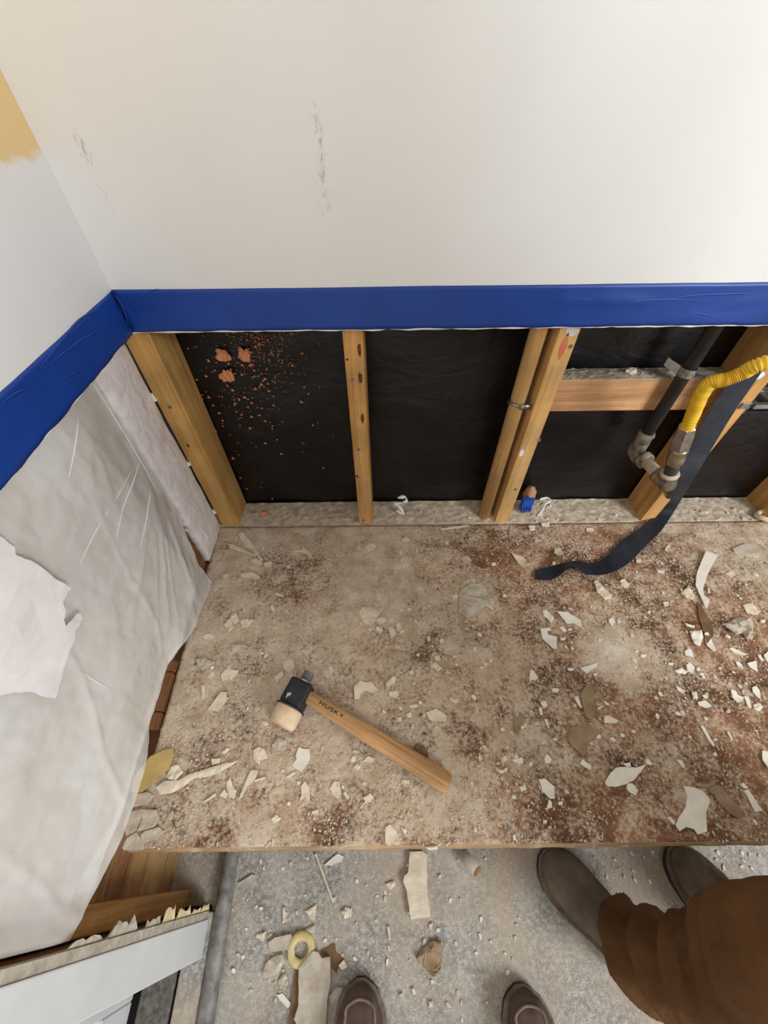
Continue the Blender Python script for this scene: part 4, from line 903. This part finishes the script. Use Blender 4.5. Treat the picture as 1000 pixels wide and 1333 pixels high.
fchip(T14, [(425,40),(500,35),(525,60),(525,240),(545,420),(430,435),(415,330),(405,260),(385,215),(390,180),(415,160)], PL, 'long white broken board lying out from under the platform', 'board_scrap', 'board', .012, .0008)
fchip(T14, [(460,665),(500,610),(560,560),(610,560),(615,680),(605,740),(565,780),(530,745),(490,700)], TC, 'brown faceted paper scrap in the middle of the floor', 'paper_scrap', 'paper', .003, .006, .004)
for t, pts in ((T13, [(540,405),(558,405),(558,500),(540,510)]), (T13, [(690,430),(760,385),(750,490),(730,480)]), (T13, [(380,580),(430,560),(415,630),(390,610)]), (T14, [(280,230),(330,210),(345,230),(310,265)]), (T14, [(535,920),(560,920),(560,955),(540,960)]), (T14, [(430,850),(450,840),(465,880),(445,885)]), (T14, [(360,880),(385,870),(385,890),(365,895)]), (T14, [(290,480),(305,478),(312,560),(298,560)]), (T14, [(540,470),(560,458),(555,500),(540,500)]), (T14, [(590,180),(612,172),(612,190),(595,195)])):
    fchip(t, pts, PL, 'small pale chip lying on the concrete floor', lump=.002, group='small chips on the concrete floor')
bm = bmesh.new(); c = pz(392, 1236, .006); rx = .024
rings = [[c+Vector((math.cos(a)*(rx+.0085*math.cos(b))*(.95+.08*fb((math.cos(a)*2, math.sin(a)*2, 1))), math.sin(a)*(rx-.003+.008*math.cos(b)), .0045*math.sin(b))) for b in [2*PI*j/10 for j in range(10)]] for a in [2*PI*i/28 for i in range(29)]]
loft(bm, rings, cap=False); bmesh.ops.remove_doubles(bm, verts=bm.verts[:], dist=.0002)
tag(obj('foam_ring', bm, 'ring_yellow', smooth=True), 'yellow ring lying on the floor rubble', 'ring')
a, b = pz(411, 1112, .003), pz(434, 1175, .003); bm = bmesh.new(); dv = (b-a)
tube(bm, [a, a+dv*.02, a+dv*.021, a+dv*.93, b], [.004, .004, .0024, .0022, .0004], 8); tag(obj('nail', bm, 'plaster_chip'), 'long pale nail on the floor pointing away from the platform', 'nail')
a, b = pz(598, 1106, .014), pz(621, 1134, .040); bm = bmesh.new(); tube(bm, [a, b], .0125, 14); dw = empty('dowel', Vector((b.x, b.y, 0)), 'dusty wooden dowel end sticking out below the platform', 'dowel'); obj('shaft', bm, 'grey_chip', dw, True)
dv = (b-a).normalized(); bm = bmesh.new(); tube(bm, [b, b+dv*.001], .0118, 14); obj('cut_end', bm, 'end_grain', dw)
rg3 = random.Random(21)
for k in range(110):
    x, y = rg3.uniform(300, 720), rg3.uniform(1116, 1330)
    if 685 < x and y > 1110: continue
    if 430 < x < 510 and y > 1265: continue
    if 640 < x and y > 1270: continue
    if 380 < x < 432 and y > 1230: continue
    crumb(x, y, .0008, rg3.uniform(.003, .0065), 'tiny plaster crumb on the concrete floor', 'tiny crumbs on the concrete floor')
for x, y in [(rg3.uniform(770, 860), rg3.uniform(1108, 1150)) for k in range(14)]+[(rg3.uniform(930, 1000), rg3.uniform(1108, 1138)) for k in range(14)]:
    crumb(x, y, .0008, rg3.uniform(.003, .006), 'tiny plaster crumb on the concrete floor', 'tiny crumbs on the concrete floor')
bm = bmesh.new(); cnt = 0
while cnt < 7000:
    x = rg2.uniform(-.37, 1.0); y = rg2.uniform(-.33, .05)
    if fb((x*9, y*9, 7))+rg2.gauss(0, .25) < -.05: continue
    r = rg2.choice((.0006, .0009, .0012, .0016, .0024)); a0 = rg2.random()*6.28; st = rg2.uniform(.9, 1.6); ca, sa = math.cos(a0), math.sin(a0)
    vs = [bm.verts.new((x+(a_*ca*st-b_*sa)*r, y+(a_*sa*st+b_*ca)*r, .0002+c_*r*.35)) for a_, b_, c_ in ((1, .1, 0), (-.6, .8, 0), (-.7, -.8, 0), (.0, .1, 1.3))]
    for f in ((0, 1, 3), (1, 2, 3), (2, 0, 3)): bm.faces.new([vs[i] for i in f])
    cnt += 1
tag(obj('floor_grit', bm, 'crumbs'), 'fine plaster grit scattered over the concrete floor', 'grit', kind='stuff')

# ================================================================ BOOTS AND PERSON
def boot_parts(root, toe, dirv, mat, moc=False, L=.300, W=.108, shaft=.16):
    """toe: tip on the floor, dirv: unit vector from heel to toe"""
    d = Vector(dirv).normalized(); s = Vector((d.y, -d.x, 0)); heel = Vector(toe)-d*L
    def wid(t):   # half width along the foot, t 0 heel .. 1 toe
        pts = [(0, .018), (.03, .028), (.12, .037), (.3, .038), (.45, .041), (.62, .050), (.75, .053), (.86, .048), (.94, .036), (.98, .022), (1.0, .008)]
        for (a, b), (c, e) in zip(pts, pts[1:]):
            if a <= t <= c: return (b+(e-b)*(t-a)/(c-a))*W/.108
    def hei(t):
        pts = [(0, .085), (.1, .105), (.3, .115), (.42, .105), (.55, .088), (.7, .070), (.82, .060), (.92, .054), (.97, .044), (1.0, .030)]
        for (a, b), (c, e) in zip(pts, pts[1:]):
            if a <= t <= c: return b+(e-b)*(t-a)/(c-a)
    ts = [k/34 for k in range(35)]
    bm = bmesh.new(); rings = []
    for t in ts:
        c = heel+d*(L*(.012+.976*t)); w = wid(t)*.95; h = hei(t); ring = []
        for k in range(20):
            a = 2*PI*k/20; ca, sa = math.cos(a), math.sin(a)
            ring.append(c+s*(w*math.copysign(abs(ca)**.75, ca))+Vector((0, 0, .022+(h-.022)*(.5+.5*math.copysign(abs(sa)**.8, sa)))))
        rings.append(ring)
    loft(bm, rings)
    an = heel+d*(L*.27)
    tube(bm, [an+Vector((0, 0, .05)), an+Vector((0, 0, .09)), an+Vector((0, 0, shaft))], [.040, .047, .050], 20)
    def warp(me):
        for v in me.vertices:
            v.co += v.normal*(.0012*fb(v.co*35))
    remesh('upper', bm, mat, root, .005, 5, warp)
    def slab(z0, z1, k, name, mt):
        bm = bmesh.new(); P = []
        for t in ts: P.append((t, wid(t)*k))
        out = [heel+d*(L*t)+s*w for t, w in P]+[heel+d*(L*t)-s*w for t, w in P[::-1]]
        loft(bm, [[p+Vector((0, 0, z)) for p in out] for z in (z0, z1)]); bev_ = obj(name, bm, mt, root); return bev_
    slab(.0008, .018, 1.0, 'sole', 'boot_sole'); slab(.0181, .0235, 1.05, 'welt', 'boot_welt')
    if moc:
        bm = bmesh.new(); cpts = []
        for t in [.45+.45*k/10 for k in range(11)]:
            cpts.append((t, 1))
        P1 = [heel+d*(L*t)+s*wid(t)*.60+Vector((0, 0, hei(t)*.93+.001)) for t, _ in cpts]; P2 = [heel+d*(L*t)-s*wid(t)*.60+Vector((0, 0, hei(t)*.93+.001)) for t, _ in cpts[::-1]]
        mid = [heel+d*(L*(.925))+Vector((0, 0, hei(.925)*.94))]
        tube(bm, spline(P1+mid+P2, 4), .0028, 8); obj('toe_seam', bm, 'boot_welt', root, True)
    else:
        bm = bmesh.new(); P = [heel+d*(L*t)+s*(wid(t)*.80*q)+Vector((0, 0, hei(t)*(.80+.17*(1-abs(q)**2)))) for t, q in [(.60-.06*abs(q)**2, q) for q in [-1+2*k/14 for k in range(15)]]]
        tube(bm, P, .0018, 6); obj('toe_cap_seam', bm, mat, root, True)
T = pz(470, 1273, .02); b1 = empty('work_boot', Vector((T.x, T.y-.15, 0)), 'brown leather boot beside the long plasterboard plank', 'boot', 'pair of brown leather boots'); boot_parts(b1, Vector((T.x, T.y, 0)), (-.02, 1, 0), 'boot_brown', True)
T = pz(676, 1281, .02); b2 = empty('work_boot', Vector((T.x, T.y-.15, 0)), 'brown leather boot on bare concrete, away from the plank', 'boot', 'pair of brown leather boots'); boot_parts(b2, Vector((T.x, T.y, 0)), (-.10, 1, 0), 'boot_brown', True)

FW = Vector((-.68, .73, 0)).normalized(); RT = Vector((FW.y, -FW.x, 0))
toe1 = pz(706, 1110, .025); toe1.z = 0; toe2 = pz(874, 1103, .025); toe2.z = 0
fd1 = Vector((-.66, .75, 0)).normalized(); fd2 = Vector((-.50, .87, 0)).normalized()
hip_c = Vector((.735, -.27, .93))
person = empty('person', Vector((.70, -.22, 0)), 'person in brown work trousers and dusty boots standing beside the platform', 'person')
an1 = toe1-fd1*.219; an2 = toe2-fd2*.219
bt = empty('boot', an1); bt.parent = person; bt.location = an1-Vector(person.location); boot_parts(bt, toe1, fd1, 'boot_grey', False, .30, .112)
bt = empty('boot', an2); bt.parent = person; bt.location = an2-Vector(person.location); boot_parts(bt, toe2, fd2, 'boot_grey', False, .30, .112)
kn1 = pz(968, 1262, .50); kn1 = Vector((.520, -.136, .53)); kn2 = Vector((an2.x-.02, an2.y+.05, .50))
hp1 = hip_c-RT*.095; hp2 = hip_c+RT*.095
def leg_line(an, kn, hp): return spline([Vector((an.x, an.y, .055))+FW*.018, an.lerp(kn, .12)+Vector((0, 0, .06)), an.lerp(kn, .5)-FW*.030+Vector((0, 0, .02)), kn, kn.lerp(hp, .5)+FW*.01, hp+Vector((0, 0, .02))], 26)
def leg_tube(bm, an, kn, hp, seed, grow=0.0):
    cpts = leg_line(an, kn, hp)
    n = len(cpts); rings = []
    for i, c in enumerate(cpts):
        t = i/(n-1)
        R_ = [(0, .072), (.1, .070), (.25, .072), (.4, .077), (.6, .094), (.8, .102), (1, .108)]
        for (a, b), (e, f) in zip(R_, R_[1:]):
            if a <= t <= e: r = b+(f-b)*(t-a)/(e-a); break
        r += grow; ring = []
        for k in range(48):
            a = 2*PI*k/48
            fold = 0
            if t < .55:
                am = .024*(1-t/.55)+.005
                fold = am*(1-2.0*abs(math.sin(c.z*38+1.5*math.sin(a+seed)+.6*math.sin(2*a+seed))))*(.55+.45*math.cos(a-2.7))
            fold += .007*fb((math.cos(a)*1.6+seed, math.sin(a)*1.6, c.z*5))
            ring.append(c+Vector((math.cos(a), math.sin(a), 0))*(r+fold)+Vector((0, 0, .012*math.sin(a*2+seed)*(1 if t < .5 else 0))))
        rings.append(ring)
    loft(bm, rings)
bm = bmesh.new(); leg_tube(bm, an1, kn1, hp1, 1.0); leg_tube(bm, an2, kn2, hp2, 2.3)
def ell(c, a, b, n=28): return [c+RT*(a*math.cos(2*PI*k/n))+FW*(b*math.sin(2*PI*k/n)) for k in range(n)]
loft(bm, [ell(hip_c+Vector((0, 0, z)), a, b) for z, a, b in ((-.13, .10, .08), (-.08, .175, .115), (0, .185, .125), (.06, .175, .118), (.12, .165, .112))])
remesh('trousers', bm, 'trousers', person, .005, 2)
# body: one continuous figure under the clothes, head and hands uncovered
up = Vector((0, 0, 1)); sh = hip_c+FW*.10+up*.52; nk = sh+FW*.02+up*.07; hdC = nk+FW*.045+up*.135
def arm(sgn):
    s0 = sh+RT*(.19*sgn)-up*.02; el = s0+RT*(.06*sgn)-up*.29-FW*.02; wr = el+FW*.20-up*.13-RT*(.04*sgn); return s0, el, wr
bm = bmesh.new()
for an, kn, hp in ((an1, kn1, hp1), (an2, kn2, hp2)):
    cp = leg_line(an, kn, hp); cp = cp[14:]; nn = len(cp)
    tube(bm, cp, [.034+.030*(i/nn) for i in range(nn)], 16)
loft(bm, [ell(hip_c+FW*f_+up*z, a, b, 24) for z, f_, a, b in ((-.06, 0, .13, .09), (0, 0, .155, .10), (.15, .02, .14, .095), (.35, .06, .165, .11), (.48, .09, .175, .10), (.53, .10, .09, .07))])
tube(bm, [sh-up*.02, nk, nk+up*.05+FW*.01], [.06, .056, .056], 16)
hr = []
for z, a, b, f_ in ((-.115, .030, .040, .035), (-.10, .045, .058, .028), (-.06, .062, .078, .012), (-.02, .070, .090, .004), (.03, .075, .098, -.004), (.07, .070, .092, -.008), (.10, .052, .068, -.010), (.118, .022, .03, -.010)): hr.append(ell(hdC+up*z+FW*f_, a, b, 24))
loft(bm, hr)
tube(bm, [hdC+FW*.086+up*.02, hdC+FW*.104-up*.015, hdC+FW*.112-up*.028, hdC+FW*.094-up*.036], [.008, .011, .014, .010], 10)
for sg in (-1, 1): tube(bm, [hdC+RT*(.072*sg)+up*.02, hdC+RT*(.084*sg)-FW*.012, hdC+RT*(.074*sg)-up*.03], [.014, .018, .012], 8)
tube(bm, [hdC+FW*.088-up*.058-RT*.022, hdC+FW*.094-up*.058, hdC+FW*.088-up*.058+RT*.022], [.006, .009, .006], 8)
for sg in (-1, 1):
    s0, el, wr = arm(sg); tube(bm, [s0-RT*(.05*sg), s0, s0.lerp(el, .5), el, el.lerp(wr, .3), wr], [.05, .052, .046, .040, .041, .027], 14)
    hd_ = (wr-el).normalized(); pv = RT*sg; dn_ = hd_.cross(pv).normalized()
    if dn_.z > 0: dn_ = -dn_
    pc = wr+hd_*.05; tube(bm, [wr-hd_*.01, wr+hd_*.03, wr+hd_*.085], [.026, .034, .034], 12)
    for q in range(4):
        o_ = dn_.cross(hd_)*(-.030+.020*q); Lf = (.060, .074, .080, .068)[q]; base = wr+hd_*.082+o_
        tube(bm, [base, base+hd_*Lf*.45-up*.006, base+hd_*Lf*.8-up*.022, base+hd_*Lf*.95-up*.040], [.0105, .0098, .009, .008], 8)
    tb2 = wr+hd_*.03-RT*(.032*sg); tube(bm, [tb2, tb2+hd_*.03-RT*(.022*sg), tb2+hd_*.058-RT*(.024*sg)-up*.008], [.014, .0115, .009], 8)
remesh('body', bm, 'skin', person, .006, 3)
bm = bmesh.new()
loft(bm, [ell(hip_c+FW*f_+up*z, a, b, 28) for z, f_, a, b in ((.03, 0, .195, .135), (.10, .01, .185, .128), (.22, .03, .178, .125), (.36, .06, .195, .130), (.47, .09, .205, .118), (.53, .10, .13, .09), (.565, .11, .075, .075))])
for sg in (-1, 1):
    s0, el, wr = arm(sg); tube(bm, [s0-RT*(.06*sg), s0, s0.lerp(el, .5), el, el.lerp(wr, .4), el.lerp(wr, .92)], [.07, .068, .060, .055, .050, .042], 18)
remesh('jacket', bm, 'jacket', person, .008, 3, None)
bm = bmesh.new(); loft(bm, [ell(hdC+up*z+FW*f_, a, b, 24) for z, f_, a, b in ((-.05, -.055, .062, .045), (0, -.035, .077, .072), (.05, -.018, .081, .090), (.09, -.012, .074, .092), (.12, -.012, .045, .06), (.130, -.012, .015, .02))])
remesh('hair', bm, 'hair', person, .006, 3)
for sg in (-1, 1):
    bm = bmesh.new(); c = hdC+FW*.077+up*.018+RT*(.031*sg); bmesh.ops.create_uvsphere(bm, u_segments=12, v_segments=8, radius=.011); bmesh.ops.translate(bm, verts=bm.verts[:], vec=c); obj('eye', bm, 'caulk_white', person, True)
